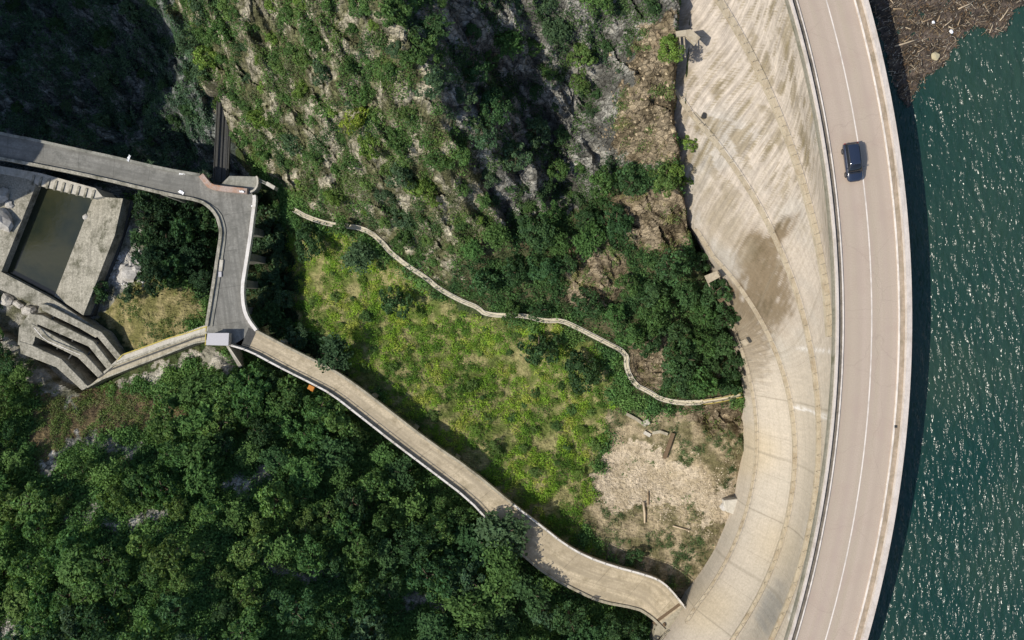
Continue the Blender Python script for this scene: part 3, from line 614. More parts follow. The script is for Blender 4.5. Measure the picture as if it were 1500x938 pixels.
LOGS = [(1327, 63, 2.9, 17, .10, 1, 'longest pale driftwood log floating on the debris near the dam wall'), (1316, 13, 1.3, 2, .09, 0, 'short tan log lying level on the debris beside the dam parapet'),
        (1414, 9, 1.9, 24, .09, 1, 'pale log with slanting end in the upper part of the debris mat'), (1375, 27, .9, 65, .10, 0, 'short stubby yellowish log standing steep across the debris'),
        (1360, 29, 1.5, 22, .07, 0, 'thin tan log just left of the stubby yellowish one'), (1390, 33, 1.3, 38, .06, 1, 'thin pale forked stick log in the debris middle'),
        (1331, 42, .8, -20, .06, 1, 'small grey log between the long pale log and the tan one'), (1405, 32, 1.0, 72, .07, 0, 'dark tan log pointing across the debris mat'),
        (1472, 20, 2.2, 55, .07, 1, 'long pale log along the outer rim of the debris by open water'), (1452, 42, 1.3, 70, .06, 1, 'pale forked log at the notch in the debris rim'),
        (1350, 73, 1.2, 30, .05, 1, 'thin pale twig log below the longest log'), (1330, 57, 1.3, 40, .06, 0, 'brown log lying just above the longest pale log'), (1306, 2, .9, -55, .06, 1, 'pale stick log at the top edge near the dam'),
        (1393, 41, .6, -25, .08, 1, 'short whitish log beside the pale foam block')]
for x, y, L, a, r, m, lab in LOGS: log(x, y, L, a, r, M['wood_pale'] if m else M['wood'], lab)
def rock_mesh(seed, rough=.35, sub=2):
    bm = bmesh.new(); bmesh.ops.create_icosphere(bm, subdivisions=sub, radius=1); r = np.random.default_rng(seed); off = r.uniform(0, 50, 3)
    for vtx in bm.verts:
        n = float(perlin(np.array([vtx.co.x * 1.2 + off[0] + vtx.co.z]), np.array([vtx.co.y * 1.2 + off[1]]), seed)[0]); vtx.co *= 1 + rough * n * 1.3; vtx.co.z *= .75
        for k_ in range(3): vtx.co[k_] = round(vtx.co[k_] * 3.2) / 3.2 * .35 + vtx.co[k_] * .65
    me = bpy.data.meshes.new('boulder'); bm.to_mesh(me); bm.free(); return me
ROCKS = [rock_mesh(s) for s in range(6)]
def boulder(px, py, r, label, mat=None, group=None, z=None, name='boulder', cat='boulder', dz=0):
    if z is None: X, Y, z = [float(a[0]) for a in ground_at([px], [py])]
    else: X, Y, z = un(px, py, z)
    me = random.choice(ROCKS)
    if mat is not None: me = me.copy(); me.materials.clear(); me.materials.append(mat)
    elif not me.materials: me.materials.append(M['rock_pale'])
    o = link(name, me); o.location = (X, Y, z + r * .25 + dz); o.scale = (r, r * random.uniform(.7, 1), r * random.uniform(.6, .9)); o.rotation_euler = (0, 0, random.uniform(0, 6)); tag(o, label, cat, group); return o
M['foam'] = flat('foam_block', (.42, .37, .24), .8, .15)
boulder(1369, 83, .5, 'round yellowish floating lump at the rim of the driftwood', M['foam'], None, ZW + .25, 'floating_lump', 'debris')
boulder(1393, 47, .28, 'small white block floating in the driftwood debris', M['white_scrap'], None, ZW + .3, 'floating_block', 'debris')
boulder(1367, 33, .2, 'tiny white floating block near the stubby yellowish log', M['white_scrap'], None, ZW + .3, 'floating_block', 'debris')

# ------------------------------------------------------------------ car
def car(px, py, z):
    p = uv(px, py, z); tangent = math.atan((469 - py - 2) / 1668.0)
    root = empty('parked_car' if False else 'car', p, tangent); tag(root, 'dark navy hatchback car driving alone along the dam road', 'car')
    paint_ = flat('navy_paint', (.017, .025, .048), .22, .1, .5); paint_.node_tree.nodes['Principled BSDF'].inputs['Coat Weight'].default_value = .6
    glass = flat('car_glass', (.012, .015, .02), .06, .05, .6); tyre = flat('tyre', (.02, .02, .02), .9, .1); chrome = flat('roof_rail', (.10, .11, .13), .3, .1, .5, .6); lamp = flat('lamp_glass', (.55, .55, .55), .15, .1, .6); red = flat('tail_glass', (.25, .02, .02), .2, .1, .6)
    # rows run from tail (+y) to nose (-y)
    def loft(rows, prof):
        V = []; F = []; k = len(prof(rows[0]))
        for r in rows: V += prof(r)
        for i in range(len(rows) - 1): F += [(i * k + a, i * k + a + 1, (i + 1) * k + a + 1, (i + 1) * k + a) for a in range(k - 1)]
        F += [tuple(range(k)), tuple((len(rows) - 1) * k + a for a in range(k - 1, -1, -1))]; return V, F
    body = [(2.22, .70, .42, .80), (2.16, .84, .34, .95), (1.9, .90, .30, 1.0), (1.2, .92, .28, 1.0), (0, .92, .28, .98), (-.9, .92, .28, .96), (-1.5, .91, .28, .90), (-1.9, .88, .30, .82), (-2.15, .78, .34, .72), (-2.27, .58, .42, .60)]
    prof = lambda r: [(-r[1] * .9, r[0], r[2]), (-r[1], r[0], r[2] + .12), (-r[1] * 1.0, r[0], (r[2] + r[3]) / 2), (-r[1] * .96, r[0], r[3] - .07), (-r[1] * .82, r[0], r[3]), (-r[1] * .4, r[0], r[3] + .035), (0, r[0], r[3] + .045), (r[1] * .4, r[0], r[3] + .035), (r[1] * .82, r[0], r[3]), (r[1] * .96, r[0], r[3] - .07), (r[1], r[0], (r[2] + r[3]) / 2), (r[1], r[0], r[2] + .12), (r[1] * .9, r[0], r[2])]
    b = MB(); b.add(*loft(body, prof)); ob = b.build('body', paint_, root, True)
    gh = [(2.10, .72, .95, 1.02), (1.86, .70, .96, 1.43), (1.5, .69, .96, 1.47), (-.35, .68, .95, 1.46), (-.62, .67, .95, 1.38), (-1.28, .74, .94, .96)]
    gp = lambda r: [(-r[1] * 1.16, r[0], r[2]), (-r[1] * 1.04, r[0], r[2] + (r[3] - r[2]) * .75), (-r[1] * .9, r[0], r[3]), (0, r[0], r[3] + .02), (r[1] * .9, r[0], r[3]), (r[1] * 1.04, r[0], r[2] + (r[3] - r[2]) * .75), (r[1] * 1.16, r[0], r[2])]
    g = MB(); g.add(*loft(gh, gp)); g.build('window', glass, root, True)
    rf = [(1.93, .62, 1.0, 1.425), (1.8, .64, 1.0, 1.462), (1.4, .645, 1, 1.497), (.6, .65, 1, 1.505), (-.2, .64, 1, 1.492), (-.42, .60, 1, 1.462)]
    rp = lambda r: [(-r[1], r[0], r[3] - .02), (-r[1] * .7, r[0], r[3] + .01), (0, r[0], r[3] + .03), (r[1] * .7, r[0], r[3] + .01), (r[1], r[0], r[3] - .02), (r[1], r[0], r[3] - .05), (-r[1], r[0], r[3] - .05)]
    q = MB(); q.add(*loft(rf, rp)); q.build('roof', paint_, root, True)
    for s in (-1, 1):
        MB().tube([(s * .66, 1.7, 1.50), (s * .665, .6, 1.54), (s * .655, -.3, 1.52)], .022).build('roof_rail', chrome, root)
        MB().box((s * 1.0, -.72, 1.0), (.2, .13, .14)).build('mirror', paint_, root, bevel=.03)
        MB().add([(s * .45, -2.215, .56), (s * .76, -2.06, .60), (s * .80, -1.88, .78), (s * .52, -2.12, .72)], [(0, 1, 2, 3)]).build('headlight', lamp, root)
        MB().box((s * .74, 2.17, .82), (.2, .1, .24)).build('tail_light', red, root, bevel=.02)
        for y in (1.38, -1.36):
            w = MB().tube([(s * .72, y, .33), (s * .935, y, .33)], .33, 18).build('wheel', tyre, root); MB().tube([(s * .90, y, .33), (s * .945, y, .33)], .2, 12).build('rim', chrome, w)
    # windscreen wiper cowl line and nose trim
    MB().box((0, -1.36, .965), (1.25, .07, .03)).build('cowl', tyre, root); MB().box((0, -2.255, .45), (.9, .05, .16)).build('grille', tyre, root)
car(1246, 239, 0.0)

# ------------------------------------------------------------------ lower roads, bridge, works
def strip_top(A, B, z, n=80):
    a = resample([un(x, y, z) for x, y in smooth_line(A, 1)], n); b = resample([un(x, y, z) for x, y in smooth_line(B, 1)], n); return a, b
def slab(name, a, b, th, mat, par=None, uvw=True):
    n = len(a); V = []; F = []
    for i in range(n): V += [tuple(a[i]), tuple(b[i]), (b[i][0], b[i][1], b[i][2] - th), (a[i][0], a[i][1], a[i][2] - th)]
    for i in range(n - 1): F += [(i * 4 + k, i * 4 + 4 + k, i * 4 + 4 + (k + 1) % 4, i * 4 + (k + 1) % 4) for k in range(4)]
    F += [(0, 1, 2, 3), tuple(4 * (n - 1) + k for k in range(3, -1, -1))]
    m = MB(); m.add(V, F); o = m.build(name, mat, par); set_uv(o.data, np.concatenate([[(s_, 0), (s_, w_), (s_, w_), (s_, 0)] for s_, w_ in zip(np.r_[0, np.cumsum(np.linalg.norm(np.diff((np.array(a) + np.array(b)) / 2, axis=0), axis=1))], np.linalg.norm(np.array(a) - np.array(b), axis=1))])); return o
def set_uv(me, per_vertex):
    idx = np.empty(len(me.loops), np.int32); me.loops.foreach_get('vertex_index', idx); l = me.uv_layers.new(name='uv'); l.data.foreach_set('uv', np.asarray(per_vertex, np.float32)[idx].ravel())
def deck_mat(name, c, dirt, jl=6.0):
    t = NT(name); v = t.coord(); n1 = t.noise(v, .55, 8, .72); n2 = t.noise(v, 3.0, 7, .72); n3 = t.noise(v, .2, 5)
    a = t.mix(tuple(x * .72 for x in c), tuple(x * 1.2 for x in c), t.ramp(n2, [(.33, 0.), (.67, 1.)]))
    a = t.mix(a, dirt, t.ramp(n1, [(.47, 0.), (.66, .85)])); a = t.mix(a, tuple(x * .62 for x in c), t.ramp(n3, [(.45, 0.), (.7, .6)]))
    # cast slabs: joints across every few metres, one along the middle, lengthwise tyre wear
    uvn = t.new('ShaderNodeUVMap'); sx = t.new('ShaderNodeSeparateXYZ'); wob = t.new('ShaderNodeMixRGB'); wob.inputs[0].default_value = .012; t.l(uvn.outputs[0], wob.inputs[1]); nz = t.new('ShaderNodeTexNoise'); nz.inputs['Scale'].default_value = .8; t.l(v, nz.inputs['Vector']); t.l(nz.outputs['Color'], wob.inputs[2]); t.l(uvn.outputs[0], sx.inputs[0])
    def lines(sock, per, wid):
        m = t.new('ShaderNodeMath', operation='PINGPONG'); t.l(sock, m.inputs[0]); m.inputs[1].default_value = per / 2; return t.ramp(m.outputs[0], [(0., 1.), (wid, 0.)])
    mp = t.new('ShaderNodeMapping'); mp.inputs['Scale'].default_value = (.05, 1.3, 1); t.l(uvn.outputs[0], mp.inputs['Vector']); n5 = t.noise(mp.outputs['Vector'], 1.0, 4)
    a = t.mix(a, tuple(x * .60 for x in c), t.ramp(n5, [(.42, 0.), (.62, .75)]))
    fadej = t.ramp(n1, [(.35, .15), (.6, .85)])
    jl_ = t.mix(lines(sx.outputs[0], jl, .07), fadej, 1.0, 'MULTIPLY'); a = t.mix(a, tuple(x * .33 for x in c), jl_)
    jw_ = t.mix(lines(sx.outputs[1], 3.4, .05), fadej, .8, 'MULTIPLY'); a = t.mix(a, tuple(x * .4 for x in c), t.mix((0, 0, 0), jw_, .5))
    return t.fin(a, .9, t.bump(n2, .3, .05), .2)
M['deck'] = deck_mat('bridge_paving', (.48, .405, .29), (.23, .19, .12))
M['deck_grey'] = deck_mat('junction_paving', (.225, .22, .20), (.10, .10, .09))
bridge = empty('road_bridge', un(690, 700, ZR - 5)); tag(bridge, 'long curving concrete road bridge running from the junction to the dam foot', 'bridge')
a, b = strip_top(BR_NE, BR_SW, ZR, 120)
child(slab('deck', a, b, .9, M['deck']), bridge)
child(MB().ribbon(offset_line(a, -.22), .42, .7, .28).build('kerb', M['old_concrete']), bridge)
child(MB().ribbon(offset_line(b, .22), .42, .7, .22).build('kerb', M['old_concrete']), bridge)
def railing(line, zt, post=2.0, mat=None, w=.09, two=True):
    mb = MB(); top = [(p[0], p[1], p[2] + zt) for p in line]; mb.ribbon(top, w, w)
    if two: mb.ribbon([(p[0], p[1], p[2] + zt * .5) for p in line], w * .7, w * .7)
    for p in resample(line, step=post): mb.box((p[0], p[1], p[2] + zt / 2), (w, w, zt))
    return mb
r0 = [p for p in offset_line(b, .1)[:78]]
child(MB().ribbon(r0, .28, .5, .62).build('parapet', M['white_rail']), bridge)
child(railing(r0, 1.25, 2.2, w=.07).build('railing', M['white_rail'], recalc=False), bridge)
r1 = [p for p in offset_line(a, -.08)[72:]]
child(MB().ribbon(r1, .26, .5, .62).build('parapet', M['white_rail']), bridge)
child(railing(r1, 1.2, 2.2, w=.07).build('railing', M['white_rail'], recalc=False), bridge)
for i in range(8, 116, 12):
    c = (a[i] + b[i]) / 2; d = (a[i + 1] - a[i]); rz = math.atan2(d[1], d[0]); g = float(hz(np.array([c[0]]), np.array([c[1]]))[0])
    child(MB().box((c[0], c[1], (ZR - .9 + g - 1) / 2), (.9, 4.2, ZR - .9 - g + 1), rz).build('pier', M['old_concrete']), bridge)
# expansion joint and weeds patch at the junction end, dark gutter at the dam end, small fenced apron
jt = [un(358, 512, ZR + .006), un(350, 507, ZR + .006), un(362, 486, ZR + .006), un(374, 488, ZR + .006)]
child(MB().prism([un(363, 514, ZR + .012), un(352, 510, ZR + .012), un(364, 480, ZR + .012), un(376, 485, ZR + .012)], .02).build('joint_strip', M['dark_concrete']), bridge)
gutter = MB().ribbon([un(957, 914, ZR + .04), un(999, 883, ZR + .04)], .5, .2).build('drain_gutter', M['rust_beam']); child(gutter, bridge)
apron = tag(MB().prism([un(961, 918, ZR + .02), un(1000, 888, ZR + .02), un(1008, 900, ZR + .02), un(1002, 908, ZR + .02), un(975, 925, ZR + .02), un(955, 945, ZR + .02)], 3.5).build('apron', M['old_concrete']), 'small concrete apron with a low fence where the bridge meets the dam', 'apron')
fl = [un(1001, 886, ZR), un(1007, 897, ZR), un(1005, 903, ZR), un(990, 915, ZR), (un(974, 925, ZR)), un(958, 946, ZR)]
o = railing(resample(fl, 24), 1.0, 1.2, w=.12).build('railing', M['old_concrete'], None, recalc=False); o.parent = apron
boulder(973, 915, .35, 'dark lump of rubble lying on the small apron by the dam', M['rust_beam'], None, ZR + .1, 'rubble_lump', 'rubble')
# junction and upper road stand on piers as one viaduct
via = empty('road_viaduct', un(330, 300, -52)); tag(via, 'grey concrete viaduct carrying the junction road above the river works', 'viaduct')
jd = child(MB().prism([un(x, y, ZR) for x, y in JUNC], 1.3).build('deck', M['deck_grey']), via)
jv = np.array([v_.co[:2] for v_ in jd.data.vertices]); ja = R_(-82); set_uv(jd.data, np.stack([jv[:, 0] * math.cos(ja) + jv[:, 1] * math.sin(ja) + 60, -jv[:, 0] * math.sin(ja) + jv[:, 1] * math.cos(ja) + 52.0], -1))
a2, b2 = strip_top(RD_TOP, RD_BOT + [(285, 292), (290, 294)], ZR - .004, 70)
child(slab('deck', a2, b2, 1.2, M['deck_grey']), via)
for x, y, w_, d_, r_ in [(334, 455, 4.5, 1.2, 0), (338, 415, 4.2, 1.2, 0), (344, 375, 4.0, 1.2, 0), (347, 335, 4.0, 1.2, 0), (330, 290, 4, 1.5, 30), (245, 270, 1.2, 4, -14), (160, 245, 1.2, 4, -14), (70, 226, 1.2, 4, -14), (5, 212, 1.2, 4, -14)]:
    p = un(x, y, ZR - 1.1); child(MB().box((p[0], p[1], -47.5), (w_, d_, 13), R_(r_)).build('pier', M['grey_concrete']), via)
def px_line(L, z, it=1): return [un(x, y, z) for x, y in smooth_line(L, it)]
def wall(name, L, z, w, h, up, mat, label, cat='wall', it=1, **k):
    o = MB().ribbon(px_line(L, z, it), w, h, up).build(name, mat); tag(o, label, cat, **k); return o
wall('parapet_wall', [(374, 287), (375, 294), (371, 325), (368, 350), (361.5, 390), (356.5, 422), (358.5, 451), (365, 468), (377, 484)], ZR, .55, 1.0, .75, M['white_rail'], 'pale curved parapet wall along the right edge of the junction road', 'parapet')
wall('kerb_wall', [(303.5, 478), (311.5, 430), (319.5, 377), (324.5, 345), (323.5, 332), (317.5, 314), (302.5, 299), (285, 292.5), (267, 289.5), (213, 277.5), (147, 261.5), (80, 247.5), (0, 232.5), (-40, 224)], ZR, .5, .8, .45, M['moss_concrete'], 'long mossy kerb wall on the inner curve of the junction road', 'kerb')
wall('kerb_wall', [(-40, 186), (0, 196), (53, 206), (107, 218), (173, 232), (240, 248), (294, 257)], ZR, .45, .8, .4, M['grey_concrete'], 'straight grey kerb wall on the upper side of the road by the gorge', 'kerb')
wall('yellow_edge', [(301, 506), (302, 478), (310, 430), (318, 377), (322.5, 345)], ZR - .3, .14, .3, .1, M['yellow_paint'], 'thin yellow painted edge strip beside the junction road', 'edge strip')
wall('sidewalk', [(308, 478), (316, 430), (323.5, 377), (328, 345), (327, 331), (320, 312), (305, 301)], ZR, .8, .3, .14, M['grey_concrete'], 'narrow raised sidewalk along the inner edge of the junction road', 'sidewalk')
wall('barrier_wall', [(297, 258), (303, 266), (311, 275), (330, 278), (350, 280), (364, 281.5)], ZR, .9, 1.0, .9, M['rust_wall'], 'pale rust stained barrier wall in front of the dark footbridge', 'barrier')
plat = tag(MB().prism([un(x, y, ZR - .1) for x, y in [(312, 276), (322, 272), (336, 258), (376, 259), (378.5, 262), (378.5, 274), (374, 281), (368, 283), (330, 279)]], 1.5).build('lookout_platform', M['grey_concrete']), 'grey concrete platform with a rounded kerb beyond the barrier wall', 'platform')
o = MB().ribbon(px_line([(376, 259), (378.3, 262), (378, 272), (374, 279), (367, 282)], ZR, 1), .3, .5, .4).build('kerb', M['pale_concrete']); o.parent = plat
def scrap(px, py, z, L, w, rz, label, mat='white_scrap', name='scrap_sheet'):
    m = MB(); n = 5; V = []
    for i in range(n):
        for j in range(3): V.append((L * (i / (n - 1) - .5) * random.uniform(.8, 1.1), w * (j / 2 - .5) * random.uniform(.6, 1.2), .06 + .12 * random.random()))
    V2 = V + [(x, y, z_ - .04) for x, y, z_ in V]; F = [(i * 3 + j, i * 3 + 3 + j, i * 3 + 4 + j, i * 3 + 1 + j) for i in range(n - 1) for j in range(2)]; F2 = [tuple(k + 15 for k in q[::-1]) for q in F]
    m.add(V2, F + F2 + [(i * 3, i * 3 + 15, i * 3 + 18, i * 3 + 3) for i in range(n - 1)] + [(i * 3 + 2, i * 3 + 5, i * 3 + 20, i * 3 + 17) for i in range(n - 1)] + [(0, 1, 16, 15), (1, 2, 17, 16), (12, 27, 28, 13), (13, 28, 29, 14)])
    o = m.build(name, M[mat]); o.location = un(px, py, z); o.rotation_euler = (0, 0, R_(rz)); tag(o, label, 'scrap')
scrap(267, 254.5, ZR + .02, 1.1, .4, 0, 'white scrap on the upper edge of the road near the junction')
scrap(266, 282, ZR + .02, 1.0, .5, -35, 'white scrap on the lower edge of the road near the junction')
scrap(189, 232, ZR + .42, 1.1, .45, 65, 'white scrap sheet standing on the upper kerb above the basin')
scrap(354, 281, ZR + .95, .8, .35, -10, 'white scrap lying on the rust stained barrier wall')
scrap(370, 302, ZR + .02, .4, .3, 0, 'small white scrap by the parapet bend of the junction road')
MB_ = MB().box((0, 0, .14), (.6, 1.9, .28)).build('concrete_block', M['pale_concrete'], bevel=.05); MB_.location = un(324.5, 389, ZR); MB_.rotation_euler = (0, 0, R_(-6)); tag(MB_, 'pale concrete block on the sidewalk of the junction road', 'block')
MB_ = MB().box((0, 0, .12), (.55, .9, .24)).build('concrete_block', M['roof_grey'], bevel=.05); MB_.location = un(323, 402, ZR); tag(MB_, 'small grey concrete block just below the pale block on the sidewalk', 'block')
# hut at the corner
hut = empty('valve_hut', un(320, 497, ZR)); tag(hut, 'small square hut with a flat pale grey roof at the road corner', 'hut')
child(MB().prism([un(305, 489, ZR + 1.9), un(334, 489, ZR + 1.9), un(333, 506, ZR + 1.9), (un(303, 505, ZR + 1.9))], 2.2).build('wall', M['pale_concrete']), hut)
child(MB().prism([un(304, 488, ZR + 2.05), un(335.5, 488, ZR + 2.05), un(334.5, 506.5, ZR + 2.05), (un(301.5, 505.5, ZR + 2.05))], .15).build('roof', M['roof_grey'], bevel=.02), hut)
w_ = un(336, 500, ZR); child(MB().box((w_[0] - .45, w_[1], ZR + .85), (.1, .8, 1.6)).build('door', M['dark_metal']), hut)
MB_ = MB().tube([(0, 0, 0), (0, 0, 1.1)], .09, 8).build('bollard', M['white_rail']); MB_.location = un(343, 505.5, ZR); tag(MB_, 'short white post beside the hut at the start of the bridge railing', 'bollard')
# buttress wall below the hut
bt = MB().prism([un(331, 507, ZR - .2), un(335, 507, ZR - .2), un(355, 537, -44), un(350, 539, -44)], lambda p: -50).build('buttress_wall', M['pale_concrete']); tag(bt, 'sloping pale wing wall below the hut', 'wall')
# footbridge into the shaded gorge
fb = empty('footbridge', un(322, 215, -43)); tag(fb, 'dark narrow bridge with rails running into the shaded gorge', 'bridge')
fa = resample([un(313, 268, -43.5), un(319, 150, -47)], 20); fbb = resample([un(334, 266, -43.5), un(339, 150, -47)], 20)
child(slab('deck', fa, fbb, .5, M['dark_concrete']), fb)  # concrete tone darkened so the bridge looks shaded where sun still reaches it
for q in (.06, .5, .8, .94):
    l_ = [fa[i] * (1 - q) + fbb[i] * q for i in range(20)]; child(MB().ribbon(l_, .14, .3, .16 if .1 < q < .9 else .7).build('rail', M['dark_concrete'] if q > .9 or q < .1 else M['dark_metal']), fb)
# little gangway from the platform
gw = tag(MB().ribbon([un(379, 262, ZR), un(392, 269, ZR - .3)], .18, .15).ribbon([un(379, 266, ZR), un(392, 271, ZR - .3)], .18, .15).build('gangway', M['grey_concrete']), 'thin two railed gangway joining the platform and the rock', 'gangway')
o = MB().prism([un(391, 266, ZR - .2), un(403, 273, ZR - .2), un(401, 278, ZR - .2), un(389, 271, ZR - .2)], 2).build('landing', M['pale_concrete']); o.parent = gw

# ---- river works
ZWB = -50.0
bw = [un(x, y, ZWB) for x, y in [(38, 258), (150, 275), (88, 440), (-15, 408)]]
n = 60; bx = np.linspace(0, 1, n); BW = np.array(bw)
BG = ((1 - bx)[:, None, None] * ((1 - bx)[None, :, None] * BW[0] + bx[None, :, None] * BW[1]) + bx[:, None, None] * ((1 - bx)[None, :, None] * BW[3] + bx[None, :, None] * BW[2]))
t = NT('basin_water'); nw = t.noise(t.coord(), 1.5, 4); nn_ = t.noise(t.coord(), .12, 3); t.fin(t.mix((.016, .022, .014), (.034, .036, .018), t.ramp(nn_, [(.4, 0.), (.6, 1.)])), .12, t.bump(nw, .25, .05), .5)
tag(link('basin_water', npmesh('basin_water', BG.reshape(-1, 3), gridfaces(n, n, True), True), t.m), kind='structure')
def block(name, poly, z, dz, mat, label, cat, **k):
    top = [un(x, y, z[i] if isinstance(z, (list, tuple)) else z) for i, (x, y) in enumerate(poly)]
    o = MB().prism(top, dz).build(name, M[mat], bevel=k.pop('bevel', 0)); return tag(o, label, cat, **k)
block('left_bank', [(-30, 240), (48, 260), (54, 268), (2, 398), (-30, 392)], -48.3, 4, 'moss_concrete', 'flat concrete bank along the left side of the murky basin', 'bank').name = 'concrete_bank'
block('concrete_bank', [(137, 288), (180, 291), (168, 345), (122, 462), (80, 434)], [-49.6, -47.6, -47.6, -48, -49.9], lambda p: -54, 'moss_concrete', 'sloping stained concrete bank along the right side of the basin', 'bank')
block('weir_wall', [(-30, 385), (3, 399), (62, 430), (88, 445), (149, 487), (140, 495), (84, 462), (52, 446), (-30, 412)], -48.6, 6, 'moss_concrete', 'thick concrete weir wall closing the lower end of the basin', 'weir')
wl = block('retaining_wall', [(-30, 238), (60, 254), (140, 276), (150, 288), (136, 291), (56, 272), (40, 262), (-30, 249)], -47.6, 6, 'pale_concrete', 'scalloped retaining wall under the upper road beside the basin', 'wall')
for i in range(9):
    x = 48 + i * 11.0; y = 265 + i * 2.7; p = un(x, y, -47.5); o = MB().box((0, 0, 0), (.4, 1.7, .16), R_(-14)).build('rib', M['moss_concrete']); o.location = (p[0], p[1] + .1, p[2]); o.parent = wl
block('channel_sidewall', [(187, 292), (196, 296), (172, 375), (135, 462), (126, 464), (160, 380)], -50.4, 3, 'dark_concrete', 'dark side wall of the channel next to the sloping bank', 'wall')
FINS = [([(59, 445), (70, 447), (149, 487), (181, 526), (174, 531), (143, 494), (62, 455)], 'uppermost of the slanting channel walls beside the weir'),
        ([(45, 460), (62, 462), (137, 500), (166, 537), (158, 543), (130, 508), (48, 472)], 'second slanting channel wall below the weir with a cracked top'),
        ([(46, 474), (62, 482), (122, 516), (152, 549), (144, 554), (114, 524), (45, 490)], 'third slanting channel wall with a mossy crest'),
        ([(28, 500), (45, 505), (90, 526), (130, 567), (120, 572), (82, 538), (30, 518)], 'lowest slanting channel wall bordering the brown slope')]
for i, (pl, lab) in enumerate(FINS): block('channel_wall', pl, -47.8, 8, 'moss_concrete', lab, 'wall', group='slanting channel walls', bevel=.06)
block('head_block', [(28, 480), (44, 458), (56, 470), (50, 500), (44, 512), (26, 505)], -47.9, 7, 'moss_concrete', 'blocky concrete head joining the slanting channel walls', 'wall')
for i, (x, y, r) in enumerate([(75, 470, 40), (92, 485, 40), (110, 494, 42), (70, 492, 40), (88, 505, 42), (105, 520, 44), (128, 522, 46), (140, 508, 46)]):
    p = un(x, y, -48.6); d = uv(x + 16, y + 10, -48.6) - uv(x, y, -48.6)
    o = MB().box((0, 0, 0), (.25, 1.9, .3), R_(-33)).build('crossbeam', M['dark_concrete']); o.location = p; tag(o, 'dark crossbeam spanning a slanting channel between two walls', 'beam', 'crossbeams in the slanting channels')
o = tag(MB().ribbon([un(52, 480, -47.6), un(64, 494, -47.6), un(72, 500, -47.6), un(120, 520, -47.6)], .12, .12, .5).build('guard_rail', M['white_rail']), 'thin pale guard rail along a slanting channel wall', 'rail')
stair = empty('stairway', un(225, 515, -44)); tag(stair, 'long sloping concrete stairway with yellow edges between hut and channels', 'stairway')
def zs(x): return -40.6 + (x - 300) / 150 * 6.6
A_ = [(304, 478), (270, 489), (248, 495), (215, 507), (181, 519), (172, 530)]; B_ = [(304, 500), (285, 503), (227, 526), (190, 540), (150, 556), (128, 568)]
sa2 = resample([un(x, y, zs(x)) for x, y in A_], 60); sb2 = resample([un(x, y, zs(x)) for x, y in B_], 60)
child(slab('ramp', sa2, sb2, 6, M['old_concrete']), stair)
for q, mt_, w_, up_ in ((.02, 'yellow_paint', .18, .3), (.42, 'moss_concrete', .35, .35), (.62, 'dark_concrete', .3, .12), (.98, 'moss_concrete', .25, .3)):
    child(MB().ribbon([sa2[i] * (1 - q) + sb2[i] * q for i in range(60)], w_, .6, up_).build('kerb', M[mt_]), stair)
st = MB()
for i in range(0, 58, 1):
    c = sa2[i] * .8 + sb2[i] * .2; d = sa2[i] - sb2[i]; st.box((c[0], c[1], c[2] + .08), (.28, 1.5, .18), math.atan2(d[1], d[0]) + math.pi / 2)
child(st.build('steps', M['pale_concrete']), stair)
for i, (x, y, r, lab) in enumerate([(190, 402, 1.6, 'largest white boulder in the pale heap left of the dark thicket'), (180, 407, 1.1, 'white boulder at the lower left of the pale heap'), (203, 395, 1.2, 'white boulder at the right end of the pale heap'), (182, 392, .9, 'small white boulder at the top of the pale heap'), (155, 408, .8, 'squared grey boulder beside the channel side wall'),
      (6, 322, 2.2, 'big white boulder on the bank left of the basin'), (2, 288, 1.8, 'white boulder high on the left bank near the retaining wall'), (14, 300, .8, 'small white boulder between the two big ones on the left bank'), (44, 455, 1.3, 'white boulder between the weir wall and the channel walls'), (12, 440, 1.2, 'white boulder below the weir wall'), (28, 446, 1.0, 'pale boulder wedged under the weir wall'), (126, 318, .55, 'white lump on the right edge of the basin water'),
      (1062, 742, .9, 'pale angular boulder near the foot of the dam ledge')]):
    boulder(x, y, r, lab, None, 'pale boulders around the river works' if x < 300 else None, z={5: -48.4, 6: -48.4, 7: -48.4, 11: -49.8}.get(i))
# ---- footpath with handrails
pw = .75
ribp = MB().ribbon([tuple(p) for p in path_xyz], pw, .5, .05).build('footpath', concrete('path_concrete', (.60, .54, .41), .15, (.3, .25, .16), .6, .9)); tag(ribp, kind='structure')
L0 = offset_line(path_xyz, pw / 2 - .04); L1 = offset_line(path_xyz, -pw / 2 + .04)
ny = int(len(path_xyz) * .925)
tag(railing(L0[:ny], .9, 2.4, w=.06).build('handrail', M['pale_concrete'], None, recalc=False), 'pale handrail on the cliff side of the winding footpath', 'handrail', 'handrails of the footpath')
tag(railing(L1[:ny], .9, 2.4, w=.06).build('handrail', M['pale_concrete'], None, recalc=False), 'pale handrail on the valley side of the winding footpath', 'handrail', 'handrails of the footpath')
tag(railing(L0[ny:], 1.0, 1.5, w=.09).build('handrail', M['yellow_paint'], None, recalc=False), 'upper yellow handrail where the footpath reaches the dam', 'handrail', 'handrails of the footpath')
tag(railing(L1[ny:], 1.0, 1.5, w=.09).build('handrail', M['yellow_paint'], None, recalc=False), 'lower yellow handrail where the footpath reaches the dam', 'handrail', 'handrails of the footpath')
